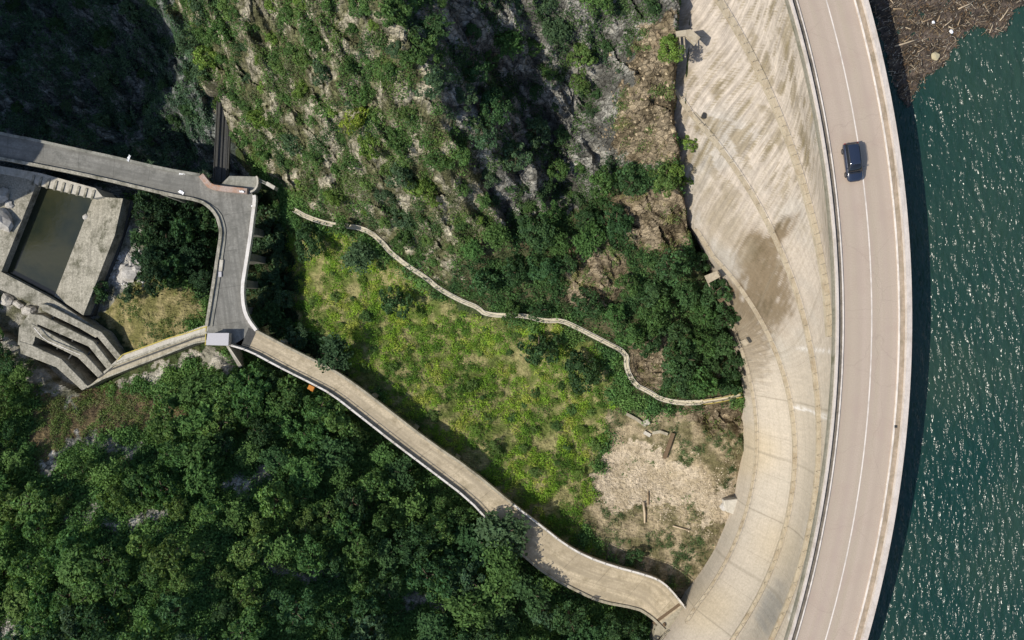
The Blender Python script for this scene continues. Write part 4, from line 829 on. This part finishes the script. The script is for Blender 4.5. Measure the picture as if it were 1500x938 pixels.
# ---- ruined walls and beam above the gravel
def gline(L, dz=.4): X, Y, z = ground_at([p[0] for p in L], [p[1] for p in L]); return [(X[i], Y[i], z[i] + dz) for i in range(len(L))]
tag(MB().ribbon(gline([(917, 606), (932, 614), (945, 624)], .7), .5, 2).build('ruined_wall', M['old_concrete']), 'longer tan ruined wall slanting above the gravel', 'wall')
tag(MB().ribbon(gline([(943, 633), (952, 638)], .5), .6, 2).build('ruined_wall', M['pale_concrete']), 'short pale ruined wall stub just above the gravel', 'wall')
tag(MB().ribbon(gline([(955, 634), (966, 632), (977, 636)], .6), .5, 2).build('ruined_wall', M['old_concrete']), 'bent ruined wall leading to the dark beam', 'wall')
tag(MB().ribbon(gline([(942, 620), (950, 617)], .8), .9, 2).build('ruined_wall', M['moss_concrete']), 'stubby block wall at the end of the slanting ruin', 'wall')
tag(MB().ribbon(gline([(985, 634), (972, 671)], .9), .55, .6).build('steel_beam', M['rust_beam']), 'dark rusty beam lying down the slope above the gravel', 'beam')
tag(MB().tube(gline([(942, 735), (944, 752), (944, 766)], .3), [.22, .2, .14], 7).build('fallen_log', M['wood_pale'], None, True), 'pale fallen log lying upright in the dry scrub by the gravel', 'log')
tag(MB().tube(gline([(949, 720), (949, 740)], .25), [.12, .1], 7).build('fallen_log', M['wood'], None, True), 'thin brown fallen log on the gravel beside the pale log', 'log')
tag(MB().tube(gline([(985, 770), (1010, 777)], .3), [.12, .1], 7).build('fallen_log', M['wood_pale'], None, True), 'thin pale fallen log lying level in the scrub near the dam foot', 'log')
X, Y, z = [float(q[0]) for q in ground_at([1077], [745])]
tag(MB().prism([un(1060, 733, -41.2), un(1092, 730, -41.2), un(1094, 742, -41.2), un(1085, 757, -41.2), un(1064, 750, -41.2)], 5).build('concrete_footing', M['pale_concrete'], bevel=.1), 'pale concrete footing jutting from the dam foot beside the gravel', 'footing')
# ---- small platforms on the dam face
def face_block(name, pts, z, th, mat, label, cat, legs=()):
    o = MB().prism([un(x, y, z) for x, y in pts], th).build(name, M[mat]); tag(o, label, cat)
    for x0, y0, x1, y1 in legs:
        c = MB().ribbon([un(x0, y0, z - .1), un(x1, y1, z - 1.2)], .16, .16).build('rail', M[mat]); c.parent = o
    return o
face_block('service_platform', [(990, 46), (1012, 43), (1026, 55), (1018, 66), (1004, 53), (991, 54)], -8.6, .5, 'ledge', 'topmost tan service platform between the rock and the dam', 'platform', [(996, 54, 998, 88), (1002, 54, 1004, 84)])
face_block('service_platform', [(1012, 166), (1018, 164), (1034, 180), (1031, 184)], -15.6, .4, 'ledge', 'tan service platform at the upper end of a dam walkway', 'platform')
o = MB().ribbon([un(1029, 168, -14.8), un(1034, 170, -14.8)], .7, .5).build('gate_box', M['dark_metal']); tag(o, 'small dark box on the dam face by the tan service platform', 'box')
face_block('service_platform', [(1053, 314), (1062, 302), (1070, 306), (1060, 320)], -23.2, .5, 'ledge', 'small tan service platform with a dark hatch low on the dam', 'platform')
o = MB().ribbon([un(1064, 305, -22.6), un(1070, 312, -22.6)], .9, .6).build('hatch_box', M['dark_metal']); tag(o, 'dark hatch box on the small tan platform of the dam', 'box')
face_block('service_platform', [(1033, 404), (1050, 397), (1055, 406), (1038, 415)], -26.5, .6, 'ledge', 'grey tan service platform with railings above the woods', 'platform', [(1033, 404, 1040, 420)])
face_block('service_platform', [(1085, 500), (1091, 497), (1097, 503), (1092, 507)], -31.5, .6, 'ledge', 'tiny tan service platform on the brown stained part of the dam', 'platform')
face_block('walkway_shadow_strip', [(1051, 438), (1078, 417), (1081, 421), (1056, 444)], -29.5, .5, 'rust_beam', 'dark slanting strip standing in for a walkway shadow on the dam face below the grey platform', 'beam')  # dark slab added where a projecting walkway's shadow falls on the face
# drain grating and orange box
MB_ = MB().box((0, 0, .03), (.3, .3, .06)).build('drain_cover', M['dark_metal']); MB_.location = un(1312, 625, .13); tag(MB_, 'small square drain cover on the lakeside kerb of the dam road', 'drain cover')
ob_ = uv(457, 568, ZR - .8); MB_ = MB().box((0, 0, .35), (1.05, .8, .7)).box((.2, -.35, .15), (.6, .35, .35)).build('orange_bin', M['orange'], bevel=.06); MB_.location = ob_; MB_.rotation_euler = (0, 0, R_(-25)); tag(MB_, 'small orange bin hanging outside the white bridge railing', 'bin')

# ------------------------------------------------------------------ vegetation
def leaves(P, N, size, r, spread=.7):
    """one quad per point P, facing roughly N"""
    n = len(P); N = N + r.normal(0, spread, (n, 3)); N /= np.linalg.norm(N, axis=1)[:, None]
    a = np.cross(N, r.normal(0, 1, (n, 3))); a /= np.linalg.norm(a, axis=1)[:, None] + 1e-9; b = np.cross(N, a); s = (size * r.uniform(.6, 1.35, n))[:, None] * .5
    V = np.stack([P - a * s * 1.25, P - b * s * .7 + N * s * .15, P + a * s * 1.25, P + b * s * .7 + N * s * .15], 1).reshape(-1, 3)
    return V, np.arange(4 * n, dtype=np.int32).reshape(-1, 4)
def crown_mesh(seed, nl=22, per=64, flat_=.8, leaf=.14, name='crown'):
    r = np.random.default_rng(seed); P = []; N = []; T = []
    for i in range(nl):
        a = r.uniform(0, 2 * math.pi); el = math.asin(r.uniform(-.25, 1)); rad = r.uniform(.38, .95)
        c = np.array([math.cos(a) * math.cos(el), math.sin(a) * math.cos(el), math.sin(el) * flat_]) * rad; lr = r.uniform(.15, .36)
        d = r.normal(0, 1, (per, 3)); d /= np.linalg.norm(d, axis=1)[:, None]; d[:, 2] = np.abs(d[:, 2]) * np.where(r.random(per) < .8, 1, -.6)
        out = c / (np.linalg.norm(c) + 1e-9); d = d + out * .45; d /= np.linalg.norm(d, axis=1)[:, None]
        P.append(c + d * lr * r.uniform(.72, 1.08, (per, 1)) * np.array([1, 1, .8])); N.append(d); T.append(np.full(per, r.uniform(.75, 1.2)))
    k = 90; d = r.normal(0, .42, (k, 3)); d[:, 2] *= .7; P.append(d); N.append(d + [0, 0, .5]); T.append(np.full(k, .8))
    P = np.concatenate(P); N = np.concatenate(N); T = np.concatenate(T); V, F = leaves(P, N, leaf, r)
    t = T * r.uniform(.72, 1.3, len(T)); C = np.stack([t * r.uniform(.9, 1.12, len(t)), t, t * r.uniform(.8, 1.1, len(t))], -1)
    return npmesh(name, V, F, False, np.repeat(C, 4, 0))
CROWNS = [crown_mesh(100 + i, nl=20 + i % 4 * 3, flat_=.7 + .06 * (i % 4)) for i in range(10)]
def star_crown(seed):
    """crown of radiating sprays, as the walnut-like trees by the bridge have"""
    r = np.random.default_rng(seed); P = []; N = []
    for i in range(34):
        a = r.uniform(0, 2 * math.pi); el = math.asin(r.uniform(0.0, 1)); o = np.array([math.cos(a) * math.cos(el), math.sin(a) * math.cos(el), math.sin(el) * .75]); t = r.uniform(.35, 1.0, 46)
        P.append(o * t[:, None] + r.normal(0, .085, (46, 3)) * (.5 + t[:, None])); N.append(np.tile(o * .5 + [0, 0, .8], (46, 1)))
    P = np.concatenate(P); N = np.concatenate(N); V, F = leaves(P, N, .15, r, .5); t = r.uniform(.65, 1.3, len(P)); return npmesh('crown', V, F, False, np.repeat(np.stack([t, t, t * .9], -1), 4, 0))
STARS = [star_crown(300 + i) for i in range(5)]
TRUNKS = []
for s in range(3):
    m = MB(); rr_ = random.Random(s); m.tube([(0, 0, -.6), (.03, 0, 0), (rr_.uniform(-.1, .1), rr_.uniform(-.1, .1), .7), (0, 0, 1.15)], [.11, .085, .06, .03], 7)
    for k_ in range(5):
        a = k_ * 1.26 + rr_.random(); z0 = .45 + .1 * k_; m.tube([(0, 0, z0), (math.cos(a) * .3, math.sin(a) * .3, z0 + .25), (math.cos(a) * .55, math.sin(a) * .55, z0 + .38)], [.045, .03, .012], 5)
    TRUNKS.append(pymesh('trunk', m.V, m.F))
for m_ in CROWNS + STARS: m_.materials.append(M['leaf'])
for m_ in TRUNKS: m_.materials.append(M['bark'])
NTREE = [0]
BLOCKED = np.zeros((939, 1501), bool)
for pl in (BR_NE + BR_SW[::-1], JUNC, RD_TOP + RD_BOT[::-1], [(-10, 240), (150, 275), (185, 290), (120, 468), (-10, 410)], [(20, 395), (90, 435), (182, 525), (305, 476), (340, 505), (128, 572), (20, 515), (0, 470)], [(308, 155), (345, 155), (345, 262), (308, 262)], [(312, 256), (380, 256), (380, 285), (312, 285)]): BLOCKED |= in_poly(xx, yy, pl)
def tree(px, py, r, hgt, col, label, group=None, star=False, z=None, name='tree', cat='tree'):
    X, Y, z = [float(q[0]) for q in ground_at([px], [py])]
    root = empty(name, (X, Y, z - .1), random.uniform(0, 6.28)); tag(root, label, cat, group)
    cm = random.choice(STARS if star else CROWNS); tm = random.choice(TRUNKS)
    o = link('trunk', tm, None, root); o.scale = (r * .9, r * .9, max(.3, (hgt - r * .3)) / 1.15)
    o = link('crown', cm, None, root); o.location = (0, 0, hgt - r * .72); o.scale = (r * random.uniform(.85, 1.15), r * random.uniform(.8, 1.1), r * random.uniform(.75, 1.05)); o.rotation_euler = (random.uniform(-.12, .12), random.uniform(-.12, .12), 0)
    o.color = (*col, 1); NTREE[0] += 1; return root
G0 = (.062, .105, .030); G1 = (.085, .125, .034); G2 = (.040, .072, .026); G3 = (.115, .165, .034); G4 = (.055, .085, .040); G5 = (.17, .20, .03); G6 = (.026, .046, .020)  # last green, for the thicket trees, has shade put into its colour
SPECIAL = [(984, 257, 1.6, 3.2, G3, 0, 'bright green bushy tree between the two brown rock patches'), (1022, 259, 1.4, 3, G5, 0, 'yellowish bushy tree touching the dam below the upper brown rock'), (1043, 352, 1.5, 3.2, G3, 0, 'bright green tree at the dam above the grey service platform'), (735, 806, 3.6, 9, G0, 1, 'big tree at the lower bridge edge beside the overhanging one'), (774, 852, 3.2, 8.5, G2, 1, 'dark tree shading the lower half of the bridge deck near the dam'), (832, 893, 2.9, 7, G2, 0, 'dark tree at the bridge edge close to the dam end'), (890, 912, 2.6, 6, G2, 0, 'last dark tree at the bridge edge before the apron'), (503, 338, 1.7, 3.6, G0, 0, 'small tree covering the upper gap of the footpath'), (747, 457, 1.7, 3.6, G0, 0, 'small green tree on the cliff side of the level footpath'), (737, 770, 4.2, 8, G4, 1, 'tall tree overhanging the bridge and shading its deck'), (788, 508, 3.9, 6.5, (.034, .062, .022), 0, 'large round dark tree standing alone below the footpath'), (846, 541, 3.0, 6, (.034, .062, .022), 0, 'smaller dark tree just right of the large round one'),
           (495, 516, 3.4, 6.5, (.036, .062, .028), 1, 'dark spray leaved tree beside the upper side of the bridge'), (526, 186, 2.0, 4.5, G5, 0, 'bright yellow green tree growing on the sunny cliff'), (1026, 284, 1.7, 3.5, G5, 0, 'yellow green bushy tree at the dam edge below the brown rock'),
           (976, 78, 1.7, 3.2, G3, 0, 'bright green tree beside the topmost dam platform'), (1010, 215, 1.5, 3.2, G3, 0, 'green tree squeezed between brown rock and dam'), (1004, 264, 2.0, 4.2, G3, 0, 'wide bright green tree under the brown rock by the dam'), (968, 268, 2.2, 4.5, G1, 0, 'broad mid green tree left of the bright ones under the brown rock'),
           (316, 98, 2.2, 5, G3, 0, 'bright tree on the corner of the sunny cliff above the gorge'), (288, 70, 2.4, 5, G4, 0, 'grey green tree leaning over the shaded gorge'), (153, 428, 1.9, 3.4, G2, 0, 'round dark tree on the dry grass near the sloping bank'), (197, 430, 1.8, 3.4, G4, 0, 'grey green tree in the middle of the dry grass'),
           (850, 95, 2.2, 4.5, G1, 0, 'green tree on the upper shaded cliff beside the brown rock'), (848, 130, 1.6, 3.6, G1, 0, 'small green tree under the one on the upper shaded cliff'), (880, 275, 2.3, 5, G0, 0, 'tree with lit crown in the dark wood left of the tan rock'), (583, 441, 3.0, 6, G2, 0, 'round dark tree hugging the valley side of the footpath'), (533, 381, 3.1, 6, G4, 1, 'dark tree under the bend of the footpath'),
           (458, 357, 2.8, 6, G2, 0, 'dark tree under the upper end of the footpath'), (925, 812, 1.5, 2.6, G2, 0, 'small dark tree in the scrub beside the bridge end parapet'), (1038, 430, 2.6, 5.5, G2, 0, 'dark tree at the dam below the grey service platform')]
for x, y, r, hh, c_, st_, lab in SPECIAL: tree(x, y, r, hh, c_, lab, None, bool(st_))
ZONES = [  # polygon, spacing m, radius range, height range, colours, star share, phrase, group, max
 ([(0, 470), (26, 482), (28, 520), (60, 560), (80, 600), (60, 640), (40, 680), (0, 700)], 3.0, (1.4, 2.6), (3, 5), (G0, G2, G1), .2, 'beside the channel walls at the left edge', 'trees by the channel walls', 16),
 ([(250, 575), (345, 530), (430, 560), (520, 625), (600, 690), (690, 760), (640, 800), (500, 760), (400, 690), (250, 670)], 3.6, (1.8, 3.6), (4, 7), (G0, G1, G2, G0), .35, 'on the slope along the lower side of the bridge', 'trees below the bridge', 58),
 ([(-20, 690), (130, 640), (250, 680), (400, 700), (480, 760), (480, 860), (300, 860), (-20, 880)], 3.7, (1.8, 3.6), (4, 7), (G0, G1, G0, G1), .25, 'on the sunny wooded hill at the lower left', 'trees on the sunny hill', 66),
 ([(-20, 870), (480, 850), (500, 770), (640, 810), (700, 770), (800, 880), (940, 905), (950, 960), (-20, 960)], 3.8, (2.0, 3.8), (4, 7), (G2, G0, G2, G4), .3, 'in the dim wood along the bottom of the valley side', 'trees in the dim lower wood', 72),
 ([(375, 300), (425, 340), (430, 470), (470, 500), (420, 490), (378, 470), (368, 400)], 3.6, (1.8, 3), (4, 6), (G2, G4), .3, 'in the dark hollow right of the junction road', 'trees in the dark hollow', 16),
 ([(208, 302), (310, 300), (314, 370), (304, 430), (240, 410), (210, 370)], 3.2, (1.8, 3), (4, 6), (G6, G6, G2), .2, 'in the dark thicket left of the junction road', 'trees in the dark thicket', 16),
 ([(430, 300), (500, 300), (560, 350), (650, 430), (700, 440), (820, 455), (900, 500), (880, 530), (760, 480), (640, 450), (560, 390), (440, 340)], 4.6, (1.4, 2.8), (3, 5.5), (G0, G2, G1), .3, 'close beside the winding footpath', 'trees along the footpath', 26),
 ([(720, 330), (860, 300), (900, 250), (930, 260), (900, 330), (830, 400), (700, 420), (690, 360)], 4.0, (1.6, 2.8), (3, 5), (G2, G0, G2), .2, 'on the shaded slope above the footpath', 'trees on the shaded slope', 30),
 ([(600, 0), (900, 0), (860, 60), (840, 180), (800, 300), (720, 270), (640, 140)], 5.2, (1.3, 2.5), (2.5, 4.5), (G2, G4, G0), .2, 'on the shaded flank of the rock ridge', 'trees on the shaded ridge', 28),
 ([(850, 430), (940, 400), (1030, 380), (1060, 480), (1075, 570), (990, 575), (960, 500), (920, 500), (850, 460)], 3.6, (1.7, 3.0), (3.5, 6), (G2, G2, G0), .1, 'in the dark wood between the footpath and the dam', 'trees in the wood by the dam', 30)]
NEAR14 = blur((REG == 14).astype(float), 16) > .02
used_xy = []
def path_gap(X, Y): return float(np.min(np.hypot(path_xyz[:, 0] - X, path_xyz[:, 1] - Y)))
def pick(px, py, sp):
    X, Y, z = ground_at(px, py); keep = []
    for i in range(len(px)):
        if all((X[i] - a_) ** 2 + (Y[i] - b_) ** 2 > sp * sp * random.uniform(.6, 1.2) for a_, b_ in used_xy): used_xy.append((X[i], Y[i])); keep.append(i)
    return keep
for x, y, *_ in SPECIAL:
    X, Y, z = ground_at([x], [y]); used_xy.append((float(X[0]), float(Y[0])))
SIZE = lambda r, lo, hi: 'small' if r < lo + (hi - lo) / 3 else ('large' if r > hi - (hi - lo) / 3 else 'medium')
HUE = {G0: 'deep green', G1: 'fresh green', G2: 'dark green', G3: 'bright green', G4: 'grey green', G6: 'shade darkened green'}
for poly, sp, (r0_, r1_), (h0, h1), cols, ss, ph, grp, mx in ZONES:
    q = np.array(poly); n = 900; px = rng.uniform(q[:, 0].min(), q[:, 0].max(), n); py = rng.uniform(q[:, 1].min(), q[:, 1].max(), n)
    k_ = in_poly(px, py, poly) & ~BLOCKED[np.clip(py, 0, 938).astype(int), np.clip(px, 0, 1500).astype(int)] & ~np.isin(REG[np.clip(py, 0, 938).astype(int), np.clip(px, 0, 1500).astype(int)], (14, 11, 10)); px, py = px[k_], py[k_]
    k_ = ~NEAR14[np.clip(py, 0, 938).astype(int), np.clip(px, 0, 1500).astype(int)]; px, py = px[k_], py[k_]; cnt = 0
    for i in pick(px, py, sp):
        if cnt >= mx or NTREE[0] >= 298: break
        r = random.uniform(r0_, r1_)
        Xq, Yq, zq = ground_at([px[i]], [py[i]]); gq = path_gap(float(Xq[0]), float(Yq[0]))
        if gq < 1.1: continue
        r = min(r, max(1.0, gq + .15)); f_ = (r - r0_) / (r1_ - r0_); f_ = max(f_, -.2); hgt = h0 + (h1 - h0) * f_; c0 = random.choice(cols); j_ = random.uniform(.8, 1.2); s_ = random.random() < ss
        tree(px[i], py[i], r, hgt, (c0[0] * j_ * random.uniform(.86, 1.04), c0[1] * j_, c0[2] * j_), f'{SIZE(r, r0_, r1_)} {HUE[c0]} tree {ph}', grp, s_); cnt += 1
# individual shrubs on the cliffs and in the valley
SHRUBZ = [([(270, 0), (580, 0), (700, 250), (720, 340), (640, 400), (560, 330), (430, 270), (340, 190), (290, 100)], 2.9, (.8, 2.5), (G0, G1, G0, G4, G3), 'clinging to the sunny cliff', 'shrubs on the sunny cliff', 125),
          ([(590, 0), (990, 0), (980, 50), (880, 120), (860, 230), (900, 330), (800, 350), (720, 270), (640, 130)], 3.4, (.8, 2.0), (G2, G0, G4), 'on the shaded cliff', 'shrubs on the shaded cliff', 55),
          ([(430, 380), (560, 390), (700, 470), (880, 530), (880, 640), (840, 720), (700, 660), (560, 560), (440, 470)], 3.4, (.5, 1.3), (G1, G0, G3), 'on the grassy valley floor above the bridge', 'shrubs on the valley floor', 75),
          ([(0, 0), (240, 0), (300, 140), (300, 220), (100, 200), (0, 180)], 5, (1.0, 2.4), (G2, G4), 'on the dark rock of the shaded gorge', 'shrubs in the gorge', 24)]
nsh = 0
for poly, sp, (r0_, r1_), cols, ph, grp, mx in SHRUBZ:
    q = np.array(poly); n = 1200; px = rng.uniform(q[:, 0].min(), q[:, 0].max(), n); py = rng.uniform(q[:, 1].min(), q[:, 1].max(), n); k_ = in_poly(px, py, poly) & ~BLOCKED[np.clip(py, 0, 938).astype(int), np.clip(px, 0, 1500).astype(int)]
    k_ &= ~np.isin(REG[np.clip(py, 0, 938).astype(int), np.clip(px, 0, 1500).astype(int)], (2, 5)); px, py = px[k_], py[k_]; cnt = 0
    for i in pick(px, py, sp):
        if cnt >= mx or nsh >= 299: break
        X, Y, z = [float(v_[0]) for v_ in ground_at([px[i]], [py[i]])]
        if path_gap(X, Y) < 2.2: continue
        r = r0_ + (r1_ - r0_) * random.random() ** 1.6; c0 = random.choice(cols); j_ = random.uniform(.8, 1.25)
        o = link('shrub', random.choice(CROWNS)); o.location = (X, Y, z + r * .22); o.scale = (r, r * random.uniform(.75, 1.1), r * random.uniform(.6, .9)); o.rotation_euler = (0, 0, random.uniform(0, 6.28)); o.color = (c0[0] * j_, c0[1] * j_, c0[2] * j_, 1)
        tag(o, f'{SIZE(r, r0_, r1_)} {HUE[c0]} shrub {ph}', 'shrub', grp); cnt += 1; nsh += 1
# ground cover nobody could count
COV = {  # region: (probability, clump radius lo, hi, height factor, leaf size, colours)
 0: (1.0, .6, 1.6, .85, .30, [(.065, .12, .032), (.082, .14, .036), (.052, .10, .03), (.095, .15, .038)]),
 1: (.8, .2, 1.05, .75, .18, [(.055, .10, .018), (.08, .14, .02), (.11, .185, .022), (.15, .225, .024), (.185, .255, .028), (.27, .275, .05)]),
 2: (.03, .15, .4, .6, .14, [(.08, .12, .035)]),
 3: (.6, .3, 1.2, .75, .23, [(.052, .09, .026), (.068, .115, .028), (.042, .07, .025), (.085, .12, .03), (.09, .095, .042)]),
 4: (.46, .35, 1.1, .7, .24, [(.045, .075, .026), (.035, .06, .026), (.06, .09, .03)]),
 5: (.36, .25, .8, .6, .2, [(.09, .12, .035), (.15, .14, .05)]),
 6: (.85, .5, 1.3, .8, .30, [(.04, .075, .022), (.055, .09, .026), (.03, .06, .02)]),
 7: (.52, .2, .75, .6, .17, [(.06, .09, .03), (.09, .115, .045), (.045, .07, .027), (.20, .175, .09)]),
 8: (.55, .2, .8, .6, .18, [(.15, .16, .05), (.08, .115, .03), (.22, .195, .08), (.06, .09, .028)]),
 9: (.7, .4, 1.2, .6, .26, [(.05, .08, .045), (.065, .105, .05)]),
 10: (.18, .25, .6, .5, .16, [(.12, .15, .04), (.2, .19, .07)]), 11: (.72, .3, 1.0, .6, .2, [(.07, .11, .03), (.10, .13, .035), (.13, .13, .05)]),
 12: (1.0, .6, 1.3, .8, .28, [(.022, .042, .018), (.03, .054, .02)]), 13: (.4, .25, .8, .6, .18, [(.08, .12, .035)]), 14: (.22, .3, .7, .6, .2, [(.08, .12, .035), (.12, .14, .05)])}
NC = 67000
X = rng.uniform(-101, 46, NC); Y = rng.uniform(-80, 80, NC); z = hz(X, Y); px, py = proj(X, Y, z); rg = region(px, py)
vis = (px > -60) & (px < 1130) & (py > -230) & (py < 1150); ix = np.clip(px, 0, 1500).astype(int); iy = np.clip(py, 0, 938).astype(int)
th_, R2 = polar_of(X, Y); vis &= R2 < dam_R(th_, np.clip(z, -44, -.7)) - .5
pzr = proj(X, Y, np.full(NC, ZR)); vis &= ~BLOCKED[np.clip(pzr[1], 0, 938).astype(int), np.clip(pzr[0], 0, 1500).astype(int)] & ~BLOCKED[iy, ix]
dpt = np.full(NC, 1e9)
for p in path_xyz[::2]: dpt = np.minimum(dpt, np.hypot(X - p[0], Y - p[1]))
vis &= dpt > .9
patch = fbm(X * .22, Y * .22, 501, 4)
names = {1: ('valley_undergrowth', 'sunlit low green undergrowth covering the valley floor above the bridge'), 3: ('cliff_vegetation', 'scrubby green vegetation covering the sunny cliff'), 4: ('cliff_vegetation', 'dark low vegetation covering the shaded cliff'), 6: ('forest_undergrowth', 'dark leafy undergrowth below the rock beside the dam'), 0: ('forest_undergrowth', 'green leafy undergrowth covering the wooded hillside'), 9: ('gorge_vegetation', 'dim low vegetation on the rock of the shaded gorge'), 7: ('scrub_vegetation', 'sparse dry scrub between gravel and dam foot'), 12: ('thicket_vegetation', 'very dark thicket vegetation on both sides of the junction road')}
merge = {0: 0, 1: 1, 2: 7, 3: 3, 4: 4, 5: 4, 6: 6, 7: 7, 8: 7, 9: 9, 10: 0, 11: 0, 12: 12, 13: 0, 14: 0}
acc = {k_: [] for k_ in names}
for rgid, (pr, lo, hi, hf, ls, cols) in COV.items():
    thr = np.quantile(patch, 1 - pr) if pr < 1 else -9
    k_ = np.where(vis & (rg == rgid) & (patch + rng.normal(0, .12, NC) > thr))[0]
    if len(k_) == 0: continue
    rad = lo + (hi - lo) * rng.random(len(k_)) ** 1.7; nl = np.clip((rad * rad * 3.4 / (ls * ls)).astype(int), 8, 120)
    idx = np.repeat(np.arange(len(k_)), nl); m = len(idx); d = rng.normal(0, 1, (m, 3)); d /= np.linalg.norm(d, axis=1)[:, None]; d[:, 2] = np.abs(d[:, 2]); rr = rad[idx][:, None] * rng.uniform(.35, 1.1, (m, 1))
    P = d * rr * np.array([1, 1, hf]) * (1 + .35 * rng.normal(0, 1, (m, 1)) * .5); XY = np.stack([X[k_], Y[k_]], -1)[idx] + P[:, :2]
    zz2 = hz(XY[:, 0], XY[:, 1]); PP = np.concatenate([XY, (np.minimum(zz2 + rad[idx] * .9, np.maximum(zz2, z[k_][idx] - .3)) + P[:, 2])[:, None]], 1)
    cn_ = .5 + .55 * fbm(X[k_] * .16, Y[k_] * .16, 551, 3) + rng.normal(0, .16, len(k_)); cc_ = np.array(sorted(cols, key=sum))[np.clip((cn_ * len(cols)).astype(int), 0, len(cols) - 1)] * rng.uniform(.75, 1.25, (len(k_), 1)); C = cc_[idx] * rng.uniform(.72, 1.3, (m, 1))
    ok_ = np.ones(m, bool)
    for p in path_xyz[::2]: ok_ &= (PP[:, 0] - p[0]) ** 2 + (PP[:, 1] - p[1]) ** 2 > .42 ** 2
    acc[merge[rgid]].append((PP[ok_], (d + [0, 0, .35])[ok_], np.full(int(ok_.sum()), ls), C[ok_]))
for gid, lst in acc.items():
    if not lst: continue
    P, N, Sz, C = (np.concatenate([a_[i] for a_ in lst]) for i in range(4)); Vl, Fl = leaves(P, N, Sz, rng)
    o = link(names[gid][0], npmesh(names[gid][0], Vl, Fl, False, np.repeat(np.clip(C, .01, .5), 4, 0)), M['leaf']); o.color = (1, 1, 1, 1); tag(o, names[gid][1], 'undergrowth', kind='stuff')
# loose stones on the gravel: small stones scattered, uncountable
def stones(n, poly, lo, hi, cols, label, seed):
    r = np.random.default_rng(seed); q = np.array(poly); px = r.uniform(q[:, 0].min(), q[:, 0].max(), n * 2); py = r.uniform(q[:, 1].min(), q[:, 1].max(), n * 2); k_ = in_poly(px + 26 * perlin(px * .03, py * .03, 3) + r.normal(0, 7, len(px)), py + 26 * perlin(px * .03, py * .03, 4) + r.normal(0, 7, len(py)), poly); px, py = px[k_][:n], py[k_][:n]; X, Y, z = ground_at(px, py); m = len(X)
    o8 = np.array([(1, 0, 0), (0, 1, 0), (-1, 0, 0), (0, -1, 0), (0, 0, .7)], float); a = r.uniform(0, 6.28, m); s = lo + (hi - lo) * r.random(m) ** 3
    V = np.zeros((m, 5, 3)); w_ = o8[None] * r.uniform(.6, 1.3, (m, 5, 1)); V[..., 0] = w_[..., 0] * np.cos(a)[:, None] - w_[..., 1] * np.sin(a)[:, None]; V[..., 1] = w_[..., 0] * np.sin(a)[:, None] + w_[..., 1] * np.cos(a)[:, None]; V[..., 2] = w_[..., 2]
    V = V * s[:, None, None] + np.stack([X, Y, z], -1)[:, None, :]; b = np.arange(m)[:, None] * 5; F = np.concatenate([b + np.array(f_) for f_ in ([0, 1, 4], [1, 2, 4], [2, 3, 4], [3, 0, 4])]); C = np.array(cols)[r.integers(0, len(cols), m)] * r.uniform(.75, 1.2, (m, 1))
    t_ = M.get('stone')
    if t_ is None: tt_ = NT('stone'); t_ = M['stone'] = tt_.fin(tt_.attr('col'), .9, None, .2)
    tag(link('gravel', npmesh('gravel', V.reshape(-1, 3), F, False, np.repeat(np.clip(C, 0, .8), 5, 0)), t_), label, 'gravel', kind='stuff')
stones(5200, [(905, 650), (945, 648), (1000, 680), (1090, 690), (1085, 760), (1030, 790), (960, 745), (900, 755), (868, 722), (885, 680)], .04, .17, [(.48, .405, .30), (.42, .35, .25), (.54, .465, .36), (.34, .28, .19)], 'pale loose gravel spread below the ruined walls', 9)
stones(700, [(150, 370), (215, 370), (215, 420), (150, 420)], .12, .6, [(.5, .49, .47), (.38, .36, .33)], 'whitish rubble around the pale boulder heap', 10)
stones(300, [(915, 60), (1000, 40), (1000, 240), (870, 230)], .1, .4, [(.36, .29, .19), (.25, .19, .12)], 'brown loose stones lying on the rock by the dam', 12)

# ------------------------------------------------------------------ light, sky, camera
AZ, EL = 20.0, 46.0        # shadows fall towards the right of the picture, 20 degrees upward
d = Vector((math.cos(R_(AZ)) * math.cos(R_(EL)), math.sin(R_(AZ)) * math.cos(R_(EL)), -math.sin(R_(EL))))
sun = bpy.data.lights.new('sun', 'SUN'); sun.energy = 4.4; sun.angle = R_(.53); sun.color = (1.0, .93, .80)
so = bpy.data.objects.new('sun', sun); COL.objects.link(so); so.rotation_euler = d.to_track_quat('-Z', 'Y').to_euler(); so.location = (-60, -20, 80)
w = bpy.data.worlds.new('World'); sc.world = w; w.use_nodes = True; nt = w.node_tree; bg = nt.nodes['Background']
sky = nt.nodes.new('ShaderNodeTexSky'); sky.sky_type = 'NISHITA'; sky.sun_disc = False; sky.sun_elevation = R_(EL); sky.sun_rotation = math.atan2(-d.x, -d.y)
nt.links.new(sky.outputs[0], bg.inputs['Color']); bg.inputs['Strength'].default_value = .15
cam = bpy.data.cameras.new('camera'); co = bpy.data.objects.new('camera', cam); COL.objects.link(co); co.location = (0, 0, H); co.rotation_euler = (0, 0, 0)
cam.sensor_fit = 'HORIZONTAL'; cam.sensor_width = 36; cam.lens = 36 * H / (1500 * S); cam.clip_start = 1; cam.clip_end = 2000; sc.camera = co
sc.view_settings.view_transform = 'Standard'; sc.view_settings.look = 'None'; sc.view_settings.exposure = 0.12; sc.view_settings.gamma = 1.0; sc.view_settings.use_curve_mapping = False
sc.cycles.max_bounces = 5; sc.cycles.diffuse_bounces = 2; sc.cycles.use_denoising = True
print('trees', NTREE[0], 'shrubs', nsh)
